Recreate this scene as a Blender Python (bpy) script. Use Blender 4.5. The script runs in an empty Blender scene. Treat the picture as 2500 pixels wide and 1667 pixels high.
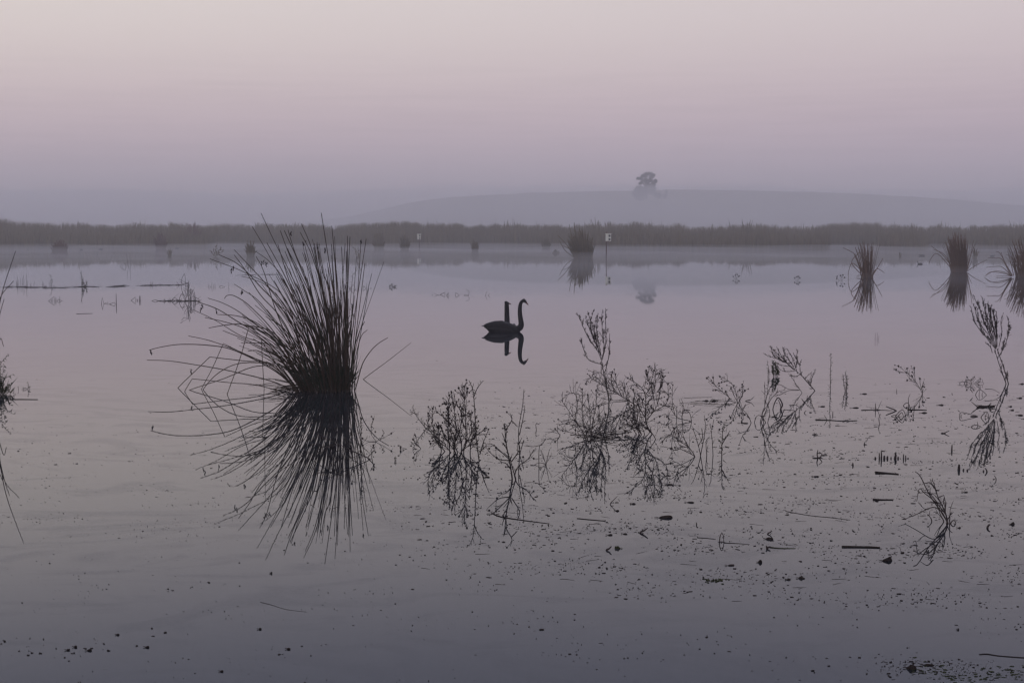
import bpy, math, random
import numpy as np
from mathutils import Vector

SC = bpy.context.scene
COL = SC.collection
R = math.radians
FPX, CAMH, HORIZON = 3472.0, 1.75, 568.0          # focal length and horizon of the 2500 x 1667 photograph
PITCH = math.atan((833.5 - HORIZON) / FPX)

# ---------------------------------------------------------------- camera
cam_data = bpy.data.cameras.new('camera')
cam_data.lens, cam_data.sensor_width = 36.0 * FPX / 2500.0, 36.0
cam_data.clip_start, cam_data.clip_end = 0.1, 6000.0
cam = bpy.data.objects.new('camera', cam_data)
COL.objects.link(cam)
cam.location = (0.0, 0.0, CAMH)
cam.rotation_euler = (R(90) - PITCH, 0.0, 0.0)
SC.camera = cam

# ---------------------------------------------------------------- world: dawn sky before sunrise
world = bpy.data.worlds.new('World')
SC.world = world
world.use_nodes = True
wn, wl = world.node_tree.nodes, world.node_tree.links
wn.clear()
w_out = wn.new('ShaderNodeOutputWorld')
w_bg = wn.new('ShaderNodeBackground')
w_geo = wn.new('ShaderNodeTexCoord')
w_sep = wn.new('ShaderNodeSeparateXYZ')
wl.new(w_geo.outputs['Generated'], w_sep.inputs[0])


def wmath(op, a, b=None, c=None):
    n = wn.new('ShaderNodeMath')
    n.operation = op
    for i, v in enumerate((a, b, c)):
        if v is None:
            continue
        if isinstance(v, (int, float)):
            n.inputs[i].default_value = v
        else:
            wl.new(v, n.inputs[i])
    return n.outputs[0]


def srgb(r, g, b):
    f = lambda c: (c / 255 / 12.92) if c <= 10 else ((c / 255 + 0.055) / 1.055) ** 2.4
    return (f(r), f(g), f(b), 1.0)


# elevation in degrees / 90 -> the ramp is smooth over the whole dome
w_el = wmath('DIVIDE', wmath('ARCSINE', w_sep.outputs['Z']), math.pi / 2)
w_el = wmath('POWER', wmath('MAXIMUM', w_el, 0.0), 0.5)          # sqrt keeps the low sky finely resolved


def sky_ramp(stops):
    n = wn.new('ShaderNodeValToRGB')
    n.color_ramp.interpolation = 'EASE' if False else 'B_SPLINE'
    els = n.color_ramp.elements
    while len(els) > 1:
        els.remove(els[-1])
    for i, (deg, col) in enumerate(stops):
        p = math.sqrt(deg / 90.0)
        e = els[0] if i == 0 else els.new(p)
        e.position = p
        e.color = srgb(*col)
    wl.new(w_el, n.inputs[0])
    return n.outputs[0]


glow = sky_ramp([(0, (228, 210, 224)), (2.0, (224, 203, 213)), (4.5, (235, 207, 209)), (8, (251, 239, 225)), (12, (241, 232, 228)),
                 (17, (180, 182, 204)), (24, (172, 179, 205)), (45, (198, 201, 219)), (90, (198, 202, 221))])
away = sky_ramp([(0, (198, 184, 204)), (2.0, (195, 177, 199)), (4.5, (202, 176, 194)), (8, (210, 188, 202)), (12, (206, 191, 207)),
                 (17, (162, 163, 191)), (24, (162, 168, 198)), (45, (190, 194, 216)), (90, (198, 202, 221))])
# warm side of the sky lies to the left (azimuth -60 degrees from the view)
GX, GY = -math.sin(R(62)), math.cos(R(62))
w_az = wmath('ADD', wmath('MULTIPLY', w_sep.outputs['X'], GX), wmath('MULTIPLY', w_sep.outputs['Y'], GY))
w_fac = wmath('ADD', wmath('MULTIPLY', w_az, 0.5), 0.5)
w_mix = wn.new('ShaderNodeMix')
w_mix.data_type = 'RGBA'
wl.new(w_fac, w_mix.inputs[0])
wl.new(away, w_mix.inputs[6])
wl.new(glow, w_mix.inputs[7])
# faint stretched streaks of cloud all round the low sky
w_map = wn.new('ShaderNodeMapping')
w_map.inputs['Scale'].default_value = (5.0, 5.0, 120.0)
wl.new(w_geo.outputs['Generated'], w_map.inputs[0])
w_noise = wn.new('ShaderNodeTexNoise')
w_noise.inputs['Scale'].default_value = 2.2
w_noise.inputs['Detail'].default_value = 5.0
wl.new(w_map.outputs[0], w_noise.inputs[0])
w_cl = wn.new('ShaderNodeMapRange')
w_cl.inputs[1].default_value, w_cl.inputs[2].default_value = 0.42, 0.80
w_cl.inputs[3].default_value, w_cl.inputs[4].default_value = 1.0, 0.91
wl.new(w_noise.outputs[0], w_cl.inputs[0])
w_mul = wn.new('ShaderNodeMix')
w_mul.data_type, w_mul.blend_type = 'RGBA', 'MULTIPLY'
wl.new(w_mix.outputs[2], w_mul.inputs[6])
w_low = wn.new('ShaderNodeMapRange')
w_low.interpolation_type = 'SMOOTHSTEP'
w_low.inputs[1].default_value, w_low.inputs[2].default_value = math.sqrt(5.0 / 90), math.sqrt(8.0 / 90)
w_low.inputs[3].default_value, w_low.inputs[4].default_value = 1.0, 0.0
wl.new(w_el, w_low.inputs[0])
wl.new(w_low.outputs[0], w_mul.inputs[0])
wl.new(w_cl.outputs[0], w_mul.inputs[7])
# a little of the physical sky for the same low sun
w_sky = wn.new('ShaderNodeTexSky')
w_sky.sky_type = 'NISHITA'
w_sky.sun_disc = False
SUN_EL, SUN_AZ = R(1.0), R(-62)
w_sky.sun_elevation, w_sky.sun_rotation = SUN_EL, SUN_AZ
w_add = wn.new('ShaderNodeMix')
w_add.data_type, w_add.blend_type = 'RGBA', 'ADD'
w_add.inputs[0].default_value = 0.02
wl.new(w_mul.outputs[2], w_add.inputs[6])
wl.new(w_sky.outputs[0], w_add.inputs[7])
wl.new(w_add.outputs[2], w_bg.inputs[0])
w_bg.inputs[1].default_value = 1.0
wl.new(w_bg.outputs[0], w_out.inputs[0])

sun_data = bpy.data.lights.new('sun', 'SUN')
sun_data.energy, sun_data.angle, sun_data.color = 0.06, R(20), (1.0, 0.86, 0.76)
sun = bpy.data.objects.new('sun', sun_data)
COL.objects.link(sun)
sd = Vector((math.sin(SUN_AZ) * math.cos(R(4)), math.cos(SUN_AZ) * math.cos(R(4)), math.sin(R(4))))
sun.rotation_euler = (-sd).to_track_quat('-Z', 'Y').to_euler()
sun.location = (-40, 20, 30)

SC.view_settings.view_transform = 'Standard'
SC.view_settings.look = 'None'
SC.view_settings.exposure = 0.0
SC.view_settings.gamma = 1.0
SC.view_settings.use_curve_mapping = False
SC.cycles.max_bounces = 8
SC.cycles.glossy_bounces = 4
SC.cycles.volume_bounces = 2
SC.cycles.use_denoising = True
SC.cycles.denoising_prefilter = 'ACCURATE'
SC.cycles.denoising_input_passes = 'RGB_ALBEDO_NORMAL'
SC.cycles.filter_width = 1.4

# ---------------------------------------------------------------- picture geometry -> places
CT, ST = math.cos(PITCH), math.sin(PITCH)


def ray(px, py):
    a, b = (px - 1250.0) / FPX, (833.5 - py) / FPX
    return np.array([a, CT + b * ST, -ST + b * CT])


def G(px, py):
    """point of the water surface seen at a pixel of the photograph"""
    d = ray(px, py)
    t = -CAMH / d[2]
    return np.array([d[0] * t, d[1] * t, 0.0])


def P(px, py, depth):
    """point at a given distance in front of the viewer"""
    d = ray(px, py)
    t = depth / d[1]
    return np.array([d[0] * t, depth, CAMH + d[2] * t])


# ---------------------------------------------------------------- materials
def new_mat(name):
    m = bpy.data.materials.new(name)
    m.use_nodes = True
    n, l = m.node_tree.nodes, m.node_tree.links
    return m, n, l, n['Principled BSDF']


def plant_mat(name, c1, c2, rough=0.75, scale=9.0, island=True):
    m, n, l, b = new_mat(name)
    geo = n.new('ShaderNodeNewGeometry')
    tex = n.new('ShaderNodeTexNoise')
    tex.inputs['Scale'].default_value = scale
    tex.inputs['Detail'].default_value = 4.0
    l.new(geo.outputs['Position'], tex.inputs['Vector'])
    add = n.new('ShaderNodeMath')
    add.operation = 'MULTIPLY_ADD'
    add.inputs[1].default_value = 0.5
    l.new(geo.outputs['Random Per Island'], add.inputs[0])
    half = n.new('ShaderNodeMath')
    half.operation = 'MULTIPLY'
    half.inputs[1].default_value = 0.55
    l.new(tex.outputs[0], half.inputs[0])
    l.new(half.outputs[0], add.inputs[2])
    mix = n.new('ShaderNodeMix')
    mix.data_type = 'RGBA'
    mix.inputs[6].default_value = (*c1, 1)
    mix.inputs[7].default_value = (*c2, 1)
    l.new(add.outputs[0], mix.inputs[0])
    l.new(mix.outputs[2], b.inputs['Base Color'])
    b.inputs['Roughness'].default_value = rough
    b.inputs['Specular IOR Level'].default_value = 0.25
    return m


M = {}
M['rush'] = plant_mat('rush_stem', (0.026, 0.022, 0.013), (0.070, 0.040, 0.022))
M['rush_green'] = plant_mat('rush_green', (0.016, 0.024, 0.012), (0.032, 0.040, 0.018))
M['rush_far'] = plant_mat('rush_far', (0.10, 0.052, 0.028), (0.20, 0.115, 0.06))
M['weed'] = plant_mat('weed_stem', (0.022, 0.014, 0.014), (0.045, 0.030, 0.025))
M['seed'] = plant_mat('seed_head', (0.018, 0.012, 0.012), (0.042, 0.028, 0.022), 0.9)
M['leaf'] = plant_mat('weed_leaf', (0.020, 0.030, 0.012), (0.055, 0.060, 0.018))
M['plume'] = plant_mat('plume_twig', (0.035, 0.032, 0.028), (0.065, 0.055, 0.045))
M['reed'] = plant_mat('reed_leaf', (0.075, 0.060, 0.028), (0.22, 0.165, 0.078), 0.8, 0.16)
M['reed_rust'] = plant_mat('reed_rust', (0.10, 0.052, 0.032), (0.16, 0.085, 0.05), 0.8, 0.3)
M['crown'] = plant_mat('tree_leaf', (0.020, 0.026, 0.016), (0.045, 0.050, 0.030), 0.8, 0.4)
M['bark'] = plant_mat('bark', (0.04, 0.03, 0.025), (0.08, 0.06, 0.05), 0.9, 3.0)
M['feather'] = plant_mat('swan_feather', (0.012, 0.011, 0.012), (0.022, 0.019, 0.020), 0.7, 30.0)
M['bill'] = plant_mat('swan_bill', (0.12, 0.018, 0.014), (0.16, 0.028, 0.02), 0.4)
M['pale'] = plant_mat('bill_band', (0.45, 0.42, 0.38), (0.55, 0.50, 0.46), 0.5)
M['boxpaint'] = plant_mat('cream_paint', (0.80, 0.80, 0.66), (0.88, 0.87, 0.76), 0.6, 14.0)
M['hole'] = plant_mat('box_inside', (0.015, 0.014, 0.014), (0.03, 0.028, 0.026), 0.9)
M['post'] = plant_mat('rusty_post', (0.10, 0.050, 0.036), (0.17, 0.10, 0.075), 0.8, 6.0)
M['debris'] = plant_mat('debris', (0.014, 0.010, 0.010), (0.040, 0.030, 0.024), 0.8, 20.0)
M['debris_green'] = plant_mat('debris_green', (0.020, 0.026, 0.012), (0.050, 0.052, 0.022), 0.8, 20.0)
for k_ in ('debris', 'debris_green'):
    M[k_].node_tree.nodes['Principled BSDF'].inputs['Specular IOR Level'].default_value = 0.03
    M[k_].node_tree.nodes['Principled BSDF'].inputs['Roughness'].default_value = 1.0
M['duck'] = plant_mat('duck_plumage', (0.030, 0.026, 0.024), (0.055, 0.046, 0.040), 0.8, 20.0)
M['field'] = plant_mat('field', (0.22, 0.19, 0.14), (0.32, 0.27, 0.20), 0.9, 0.03)
M['mud'] = plant_mat('lake_mud', (0.030, 0.025, 0.020), (0.055, 0.046, 0.036), 0.9, 0.2)

# still water: a dark body of water that mirrors the sky, with slow swell, faint film and fine ripples
m, n, l, b = new_mat('still_water')
b.inputs['Base Color'].default_value = (0.010, 0.012, 0.016, 1)
b.inputs['IOR'].default_value = 1.333
b.inputs['Roughness'].default_value = 0.012
geo = n.new('ShaderNodeNewGeometry')


def noise(scale, detail, sx=1.0, sy=1.0, dist=0.0):
    mp = n.new('ShaderNodeMapping')
    mp.inputs['Scale'].default_value = (sx, sy, 1.0)
    l.new(geo.outputs['Position'], mp.inputs[0])
    t = n.new('ShaderNodeTexNoise')
    t.inputs['Scale'].default_value = scale
    t.inputs['Detail'].default_value = detail
    t.inputs['Distortion'].default_value = dist
    l.new(mp.outputs[0], t.inputs['Vector'])
    return t.outputs[0]


def bump(src, strength, dist, prev=None):
    bp = n.new('ShaderNodeBump')
    bp.inputs['Strength'].default_value = strength
    bp.inputs['Distance'].default_value = dist
    l.new(src, bp.inputs['Height'])
    if prev:
        l.new(prev, bp.inputs['Normal'])
    return bp.outputs[0]


b1 = bump(noise(1.0, 2.0, 0.35, 1.5), 1.0, 0.00012)
b2 = bump(noise(14.0, 2.0, 0.5, 1.3), 1.0, 0.000035, b1)
l.new(b2, b.inputs['Normal'])
# film of dust and pollen lying in drawn-out wisps
film = noise(1.1, 8.0, 0.8, 1.3, 2.4)
mr = n.new('ShaderNodeMapRange')
mr.inputs[1].default_value, mr.inputs[2].default_value = 0.50, 0.66
mr.inputs[3].default_value, mr.inputs[4].default_value = 0.0, 1.0
l.new(film, mr.inputs[0])
grain = noise(60.0, 3.0, 0.6, 1.0)
mg = n.new('ShaderNodeMath')
mg.operation = 'MULTIPLY'
l.new(mr.outputs[0], mg.inputs[0])
l.new(grain, mg.inputs[1])
dust = n.new('ShaderNodeBsdfDiffuse')
dust.inputs[0].default_value = (0.13, 0.125, 0.13, 1)
fm = n.new('ShaderNodeMath')
fm.operation = 'MULTIPLY'
fm.inputs[1].default_value = 0.34
sx = n.new('ShaderNodeSeparateXYZ')
l.new(geo.outputs['Position'], sx.inputs[0])
near = n.new('ShaderNodeMapRange')                    # the film has drifted in along the near shore
near.inputs[1].default_value, near.inputs[2].default_value = 8.0, 19.0
near.inputs[3].default_value, near.inputs[4].default_value = 1.0, 0.10
l.new(sx.outputs['Y'], near.inputs[0])
mn = n.new('ShaderNodeMath')
mn.operation = 'MULTIPLY'
l.new(mg.outputs[0], mn.inputs[0])
l.new(near.outputs[0], mn.inputs[1])
l.new(mn.outputs[0], fm.inputs[0])
ms = n.new('ShaderNodeMixShader')
l.new(fm.outputs[0], ms.inputs[0])
l.new(b.outputs[0], ms.inputs[1])
l.new(dust.outputs[0], ms.inputs[2])
l.new(ms.outputs[0], n['Material Output'].inputs['Surface'])
M['water'] = m


def volume_mat(name, color, density, aniso):
    m = bpy.data.materials.new(name)
    m.use_nodes = True
    n, l = m.node_tree.nodes, m.node_tree.links
    n.clear()
    o = n.new('ShaderNodeOutputMaterial')
    v = n.new('ShaderNodeVolumePrincipled')
    v.inputs['Color'].default_value = (*color, 1)
    v.inputs['Density'].default_value = density
    v.inputs['Anisotropy'].default_value = aniso
    l.new(v.outputs[0], o.inputs['Volume'])
    return m


HAZE_COL = (0.99, 0.962, 0.985)
M['haze'] = volume_mat('haze_air', HAZE_COL, 0.0021, 0.5)
M['mist'] = volume_mat('low_mist', HAZE_COL, 0.0105, 0.3)
M['bank'] = volume_mat('mist_bank', HAZE_COL, 0.0120, 0.1)


# ---------------------------------------------------------------- mesh helpers
def link_mesh(name, verts, faces, mat, parent=None, smooth=False, kind=None):
    me = bpy.data.meshes.new(name)
    off = np.zeros(3)
    q = parent
    while q is not None:
        off += np.array(q.location)
        q = q.parent
    va = np.asarray(verts, float) - off
    me.from_pydata(va.tolist(), [], faces)
    if smooth:
        me.polygons.foreach_set('use_smooth', [True] * len(me.polygons))
    me.materials.append(mat)
    me.update()
    o = bpy.data.objects.new(name, me)
    COL.objects.link(o)
    if parent is not None:
        o.parent = parent
    if kind:
        o['kind'] = kind
    return o


def tag(o, label, cat, group=None):
    o['label'] = label
    o['category'] = cat
    if group:
        o['group'] = group
    return o


def empty(name, loc, label, cat, group=None):
    o = bpy.data.objects.new(name, None)
    o.empty_display_size = 0.1
    o.location = tuple(loc)
    COL.objects.link(o)
    return tag(o, label, cat, group)


class MB:
    """collects tubes, blades, blobs; build() links them as one mesh object"""

    def __init__(self):
        self.v, self.f = [], []

    def tube(self, pts, r0, r1, sides=4, cap=True):
        pts = np.asarray(pts, float)
        k = len(pts)
        if k < 2:
            return self
        base = len(self.v)
        tang = np.gradient(pts, axis=0)
        tang /= np.maximum(np.linalg.norm(tang, axis=1, keepdims=True), 1e-9)
        ref = np.array([0.31, 0.95, 0.05])
        for i in range(k):
            t = tang[i]
            a = np.cross(t, ref)
            if np.linalg.norm(a) < 1e-4:
                a = np.cross(t, np.array([1.0, 0, 0]))
            a /= np.linalg.norm(a)
            c = np.cross(t, a)
            r = r0 + (r1 - r0) * i / (k - 1)
            for s in range(sides):
                an = 2 * math.pi * s / sides
                self.v.append(pts[i] + r * (math.cos(an) * a + math.sin(an) * c))
        for i in range(k - 1):
            for s in range(sides):
                s2 = (s + 1) % sides
                self.f.append((base + i * sides + s, base + i * sides + s2, base + (i + 1) * sides + s2, base + (i + 1) * sides + s))
        if cap:
            self.f.append(tuple(base + s for s in range(sides))[::-1])
            self.f.append(tuple(base + (k - 1) * sides + s for s in range(sides)))
        return self

    def blob(self, c, r, sz=1.0, rng=random):
        """uneven small seed head or clod"""
        base = len(self.v)
        c = np.asarray(c, float)
        ring = 5
        self.v.append(c + np.array([0, 0, -r * sz]))
        for zz, rr in ((-0.45, 0.85), (0.4, 0.95)):
            for s in range(ring):
                an = 2 * math.pi * (s + rng.random() * 0.5) / ring
                q = r * rr * (0.75 + 0.5 * rng.random())
                self.v.append(c + np.array([q * math.cos(an), q * math.sin(an), r * sz * zz * (0.8 + 0.4 * rng.random())]))
        self.v.append(c + np.array([0, 0, r * sz]))
        for s in range(ring):
            s2 = (s + 1) % ring
            self.f.append((base, base + 1 + s2, base + 1 + s))
            self.f.append((base + 1 + s, base + 1 + s2, base + 1 + ring + s2, base + 1 + ring + s))
            self.f.append((base + 1 + ring + s, base + 1 + ring + s2, base + 1 + 2 * ring))
        return self

    def blade(self, p, d, length, width, side=None, curl=0.0):
        """pointed leaf with a raised midrib"""
        p, d = np.asarray(p, float), np.asarray(d, float)
        d = d / max(np.linalg.norm(d), 1e-9)
        a = np.cross(d, np.array([0.3, 0.8, 0.5]) if side is None else side)
        a /= max(np.linalg.norm(a), 1e-9)
        up = np.cross(a, d)
        base = len(self.v)
        mid = p + d * length * 0.45 + up * width * 0.3
        tip = p + d * length - np.array([0, 0, curl * length])
        self.v += [p, mid + a * width * 0.5, mid - a * width * 0.5, tip, mid - up * width * 0.45]
        self.f += [(base, base + 1, base + 4), (base, base + 4, base + 2), (base + 1, base + 3, base + 4), (base + 4, base + 3, base + 2)]
        return self

    def build(self, name, mat, parent=None, smooth=False, kind=None):
        return link_mesh(name, self.v, self.f, mat, parent, smooth, kind)


def spline(pts, n=4):
    """Catmull-Rom through the points"""
    pts = np.asarray(pts, float)
    if len(pts) < 3:
        k = max(2, n)
        return np.array([pts[0] + (pts[-1] - pts[0]) * i / (k - 1) for i in range(k)])
    q = np.vstack([2 * pts[0] - pts[1], pts, 2 * pts[-1] - pts[-2]])
    out = []
    for i in range(1, len(q) - 2):
        for j in range(n):
            t = j / n
            p0, p1, p2, p3 = q[i - 1], q[i], q[i + 1], q[i + 2]
            out.append(0.5 * ((2 * p1) + (-p0 + p2) * t + (2 * p0 - 5 * p1 + 4 * p2 - p3) * t * t + (-p0 + 3 * p1 - 3 * p2 + p3) * t ** 3))
    out.append(q[-2])
    return np.array(out)


def box(name, x0, x1, y0, y1, z0, z1, mat, kind):
    v = [(x, y, z) for z in (z0, z1) for y in (y0, y1) for x in (x0, x1)]
    f = [(0, 2, 3, 1), (4, 5, 7, 6), (0, 1, 5, 4), (2, 6, 7, 3), (0, 4, 6, 2), (1, 3, 7, 5)]
    return link_mesh(name, v, f, mat, None, False, kind)


# ---------------------------------------------------------------- ground, water, hill, haze
def lerp_list(lst, x):
    return float(np.interp(x, [a for a, _ in lst], [c for _, c in lst]))


xs = np.linspace(-1400, 1400, 71)
ys = np.concatenate([np.linspace(-60, 180, 9), np.linspace(200, 1400, 41)])
gv, gf = [], []
for yy in ys:
    for xx in xs:
        z = -0.7 + 1.1 * min(1.0, max(0.0, (yy - 205) / 40.0))
        gv.append((xx, yy, z))
for j in range(len(ys) - 1):
    for i in range(len(xs) - 1):
        a = j * len(xs) + i
        gf.append((a, a + 1, a + len(xs) + 1, a + len(xs)))
link_mesh('ground', gv, gf, M['mud'], None, True, 'structure')

wv = [(-600, -50, 0), (600, -50, 0), (600, 236, 0), (-600, 236, 0)]
link_mesh('water', wv, [(0, 1, 2, 3)], M['water'], None, False, 'structure')

HILL_Y = 450.0
crest = [(-9000, 545), (300, 560), (700, 545), (850, 525), (960, 497), (1080, 476), (1300, 464), (1500, 459), (1700, 456), (1900, 458), (2150, 466), (2400, 484), (2700, 515), (6000, 560)]
hv, hf = [], []
hx = np.linspace(-420, 520, 140)
hy = np.linspace(376, 640, 26)
hr = random.Random(5)


def recede(x):
    """the two ends of the ridge swing away into the mist"""
    a_ = min(1.0, max(0.0, (-x - 5) / 85.0))
    c_ = min(1.0, max(0.0, (x - 95) / 130.0))
    return 520.0 * a_ * a_ * (3 - 2 * a_) + 300.0 * c_ * c_ * (3 - 2 * c_)


for yy in hy:
    for xx in hx:
        dy = recede(xx)
        k_ = (HILL_Y + 40 + dy) / (HILL_Y + 40)
        dist = HILL_Y + dy
        top = (HORIZON - lerp_list(crest, 1250 + xx * k_ / dist * FPX)) / FPX * dist + CAMH
        t = (yy - 376) / (HILL_Y + 40 - 376)
        prof = math.sin(min(t, 1.0) * math.pi / 2) ** 1.2 if t < 1 else max(0.0, 1 - ((yy - HILL_Y - 40) / 150.0) ** 2)
        hv.append((xx * k_, yy + dy, -0.6 + (top + 0.6) * prof + hr.uniform(-0.12, 0.12) * prof))
for j in range(len(hy) - 1):
    for i in range(len(hx) - 1):
        a = j * len(hx) + i
        hf.append((a, a + 1, a + len(hx) + 1, a + len(hx)))
link_mesh('hill', hv, hf, M['field'], None, True, 'structure')

box('haze', -1450, 1450, -120, 1450, -2.0, 42.0, M['haze'], 'stuff')


def wave(x, y, sc):
    return (math.sin(x / sc + 1.3 * math.sin(y / sc * .7)) + math.sin(x / sc * 2.3 + y / sc * 1.1 + 2.0) * .6 + math.sin(x / sc * 4.9 - y / sc * 2.2 + .7) * .3) / 1.9


def mist_body(name, x0, x1, y0, y1, nx, ny, z0, height, mat):
    """closed body of mist: flat underside, rolling upper side"""
    X, Y = np.linspace(x0, x1, nx), np.linspace(y0, y1, ny)
    v = [(x, y, z0) for y in Y for x in X] + [(x, y, z0 + 0.02 + height(x, y)) for y in Y for x in X]
    n_ = nx * ny
    f = []
    for j in range(ny - 1):
        for i in range(nx - 1):
            q = j * nx + i
            f.append((q, q + nx, q + nx + 1, q + 1))
            f.append((n_ + q, n_ + q + 1, n_ + q + nx + 1, n_ + q + nx))
    rim = [i for i in range(nx)] + [j * nx + nx - 1 for j in range(1, ny)] + [(ny - 1) * nx + i for i in range(nx - 2, -1, -1)] + [j * nx for j in range(ny - 2, 0, -1)]
    for k in range(len(rim)):
        p, q = rim[k], rim[(k + 1) % len(rim)]
        f.append((p, q, n_ + q, n_ + p))
    return link_mesh(name, v, f, mat, None, True, 'stuff')


def low_h(x, y):
    t = min(1.0, max(0.0, (y - 44) / 30.0))
    return t * (0.34 + 0.15 * wave(x, y, 9.0) + 0.10 * wave(x + 40, y, 3.5)) + 0.01


def bank_h(x, y):
    side = min(1.0, max(0.0, (-x - 12) / 55.0)) + min(1.0, max(0.0, (x - 95) / 110.0))
    t = min(1.0, (y - 262) / 60.0)
    return max(0.5, (4.4 + 7.4 * t - 0.8 * min(1.0, side) * t) + 1.1 * wave(x, y, 26.0))


mist_body('mist_bank', -420, 420, 262, 372, 120, 16, 0.6, bank_h, M['bank'])
mist_body('low_mist', -150, 150, 44, 200, 170, 60, 0.03, low_h, M['mist'])

# ---------------------------------------------------------------- far reed bed
top_line = [(-400, 534), (0, 531), (40, 541), (120, 543), (300, 546), (480, 545), (600, 546), (800, 548), (950, 543), (1050, 543), (1150, 547), (1300, 549),
            (1400, 548), (1450, 545), (1560, 543), (1700, 550), (1790, 549), (1830, 544), (1880, 551), (1990, 550), (2012, 542), (2090, 543),
            (2200, 549), (2350, 551), (2480, 547), (2900, 548)]
base_line = [(-400, 604.5), (0, 604), (300, 603.5), (500, 603), (530, 598), (600, 596), (700, 598), (900, 600), (1050, 600), (1200, 598), (1400, 602), (1465, 606.5),
             (1700, 607), (1950, 608), (2018, 608), (2030, 601), (2130, 602), (2150, 606), (2255, 606.5), (2270, 601), (2380, 604), (2500, 605.5), (2900, 606)]


def reeds(n_blades, seed):
    rg = np.random.default_rng(seed)
    verts, faces = [], []
    px = rg.uniform(-420, 2920, n_blades)
    ybase = np.interp(px, [a for a, _ in base_line], [c for _, c in base_line]) + rg.normal(0, 0.4, n_blades)
    front = FPX * CAMH / (ybase - HORIZON)
    back = 232.0
    Y = front + (back - front) * rg.random(n_blades) ** 1.25
    X = (px - 1250) / FPX * Y
    top_px = np.interp(px, [a for a, _ in top_line], [c for _, c in top_line])
    ph = np.sin(px * 0.021) + np.sin(px * 0.057 + 1.3) + 0.7 * np.sin(px * 0.13 + 0.4)
    ztop = (HORIZON - top_px) / FPX * np.maximum(Y, 200.0) + CAMH
    low = np.clip(0.52 + 0.48 * (Y - front) / np.maximum(198.0 - front, 8.0) + 0.05 * np.sin(px * 0.09 + Y), 0.4, 1.0)
    H = ztop * low * (1.0 - rg.random(n_blades) ** 2.2 * 0.35) + 0.075 * ph + rg.normal(0, 0.04, n_blades)
    tuft = rg.normal(0, 0.13, 1200)
    H = H + tuft[((px + 420) / 3.1).astype(int)] * low + 0.6 * tuft[((px + 420) / 11.0).astype(int) + 700] * low
    tall = rg.random(n_blades) < 0.03
    H[tall] += rg.random(tall.sum()) ** 1.6 * (0.35 + 0.55 * (np.sin(px[tall] * 0.035 + 2.0) > 0.2)) * low[tall]
    wdt = rg.uniform(0.02, 0.055, n_blades)
    wdt[tall] = rg.uniform(0.05, 0.085, tall.sum())
    lean = rg.normal(0, 0.10, (n_blades, 2)) * H[:, None]
    ang = rg.uniform(-0.9, 0.9, n_blades)
    for i in range(n_blades):
        x, y, h, w = X[i], Y[i], H[i], wdt[i]
        dx, dy = math.cos(ang[i]) * w, math.sin(ang[i]) * w
        lx, ly = lean[i]
        k = len(verts)
        verts += [(x - dx * .6, y - dy * .6, -0.15), (x + dx * .6, y + dy * .6, -0.15),
                  (x - dx + lx * .3, y - dy + ly * .3, h * .55), (x + dx + lx * .3, y + dy + ly * .3, h * .55),
                  (x + lx, y + ly, h)]
        faces += [(k, k + 1, k + 3, k + 2), (k + 2, k + 3, k + 4)]
    return verts, faces


rv, rf = reeds(75000, 3)
rb = link_mesh('reed_bed', rv, rf, M['reed'], None, False, 'stuff')
tag(rb, 'long misty belt of grey brown reeds along the far side of the water', 'reeds')

# ---------------------------------------------------------------- zones of the photograph (origin and scale of enlargements)
ZN = {'1': (300, 480, .3316), '2': (340, 920, .3061), '4': (960, 880, .2935), '5': (1330, 720, .3381), '6': (1700, 820, .2423),
      '7': (2050, 700, .2934), '8': (1900, 1050, .2551), 'A': (0, 560, .1403), 'B': (320, 560, .1403), 'C': (840, 540, .1403),
      'E': (2200, 540, .1403), 'F': (0, 840, .1403), 'G': (1700, 600, .2126), 'H': (1180, 1180, .3316), 'I': (0, 1250, .3401),
      'J': (1800, 1350, .2976), 'K': (850, 500, .3401), 'L': (0, 590, .472), '0': (0, 0, 1.0)}


def zp(zone, p):
    a = ZN[zone]
    return (a[0] + p[0] * a[2], a[1] + p[1] * a[2])


RNG = random.Random(11)


def unit(v):
    return v / max(np.linalg.norm(v), 1e-9)


def perp_dir(t, rng):
    r = np.array([rng.gauss(0, 1), rng.gauss(0, 1), rng.gauss(0, 1)])
    r -= t * np.dot(r, t)
    return unit(r)


def stem_points(zone, pts, y0, base_py, rng, spread=0.22, fixed=None):
    """pixels of one stem -> smooth curve in space; the stem also leans towards or away from the viewer"""
    px = [zp(zone, p) for p in pts]
    rooted = abs(px[0][1] - base_py) < 14
    dep = float(G(*px[0])[1]) if rooted else y0 + rng.uniform(-0.03, 0.03)
    dep = min(max(dep, y0 - 0.8), y0 + 0.8)
    length = sum(math.dist(px[i], px[i + 1]) for i in range(len(px) - 1)) / FPX * y0
    lean = (rng.uniform(-spread, spread) if fixed is None else rng.uniform(fixed * .7, fixed * 1.3)) * length
    out, run, tot = [], 0.0, sum(math.dist(px[i], px[i + 1]) for i in range(len(px) - 1))
    for i, p in enumerate(px):
        if i:
            run += math.dist(px[i - 1], p)
        out.append(P(p[0], p[1], dep + lean * run / max(tot, 1e-6)))
    out = np.array(out)
    ends_in_water = len(px) > 2 and abs(px[-1][1] - base_py) < 5 and rooted
    if rooted:
        out = np.vstack([out[0] + np.array([0, 0, -0.05 - max(0, out[0][2])]), out])
    if ends_in_water:
        out = np.vstack([out, out[-1] + np.array([0, 0, -0.05])])
    return out, rooted


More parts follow.
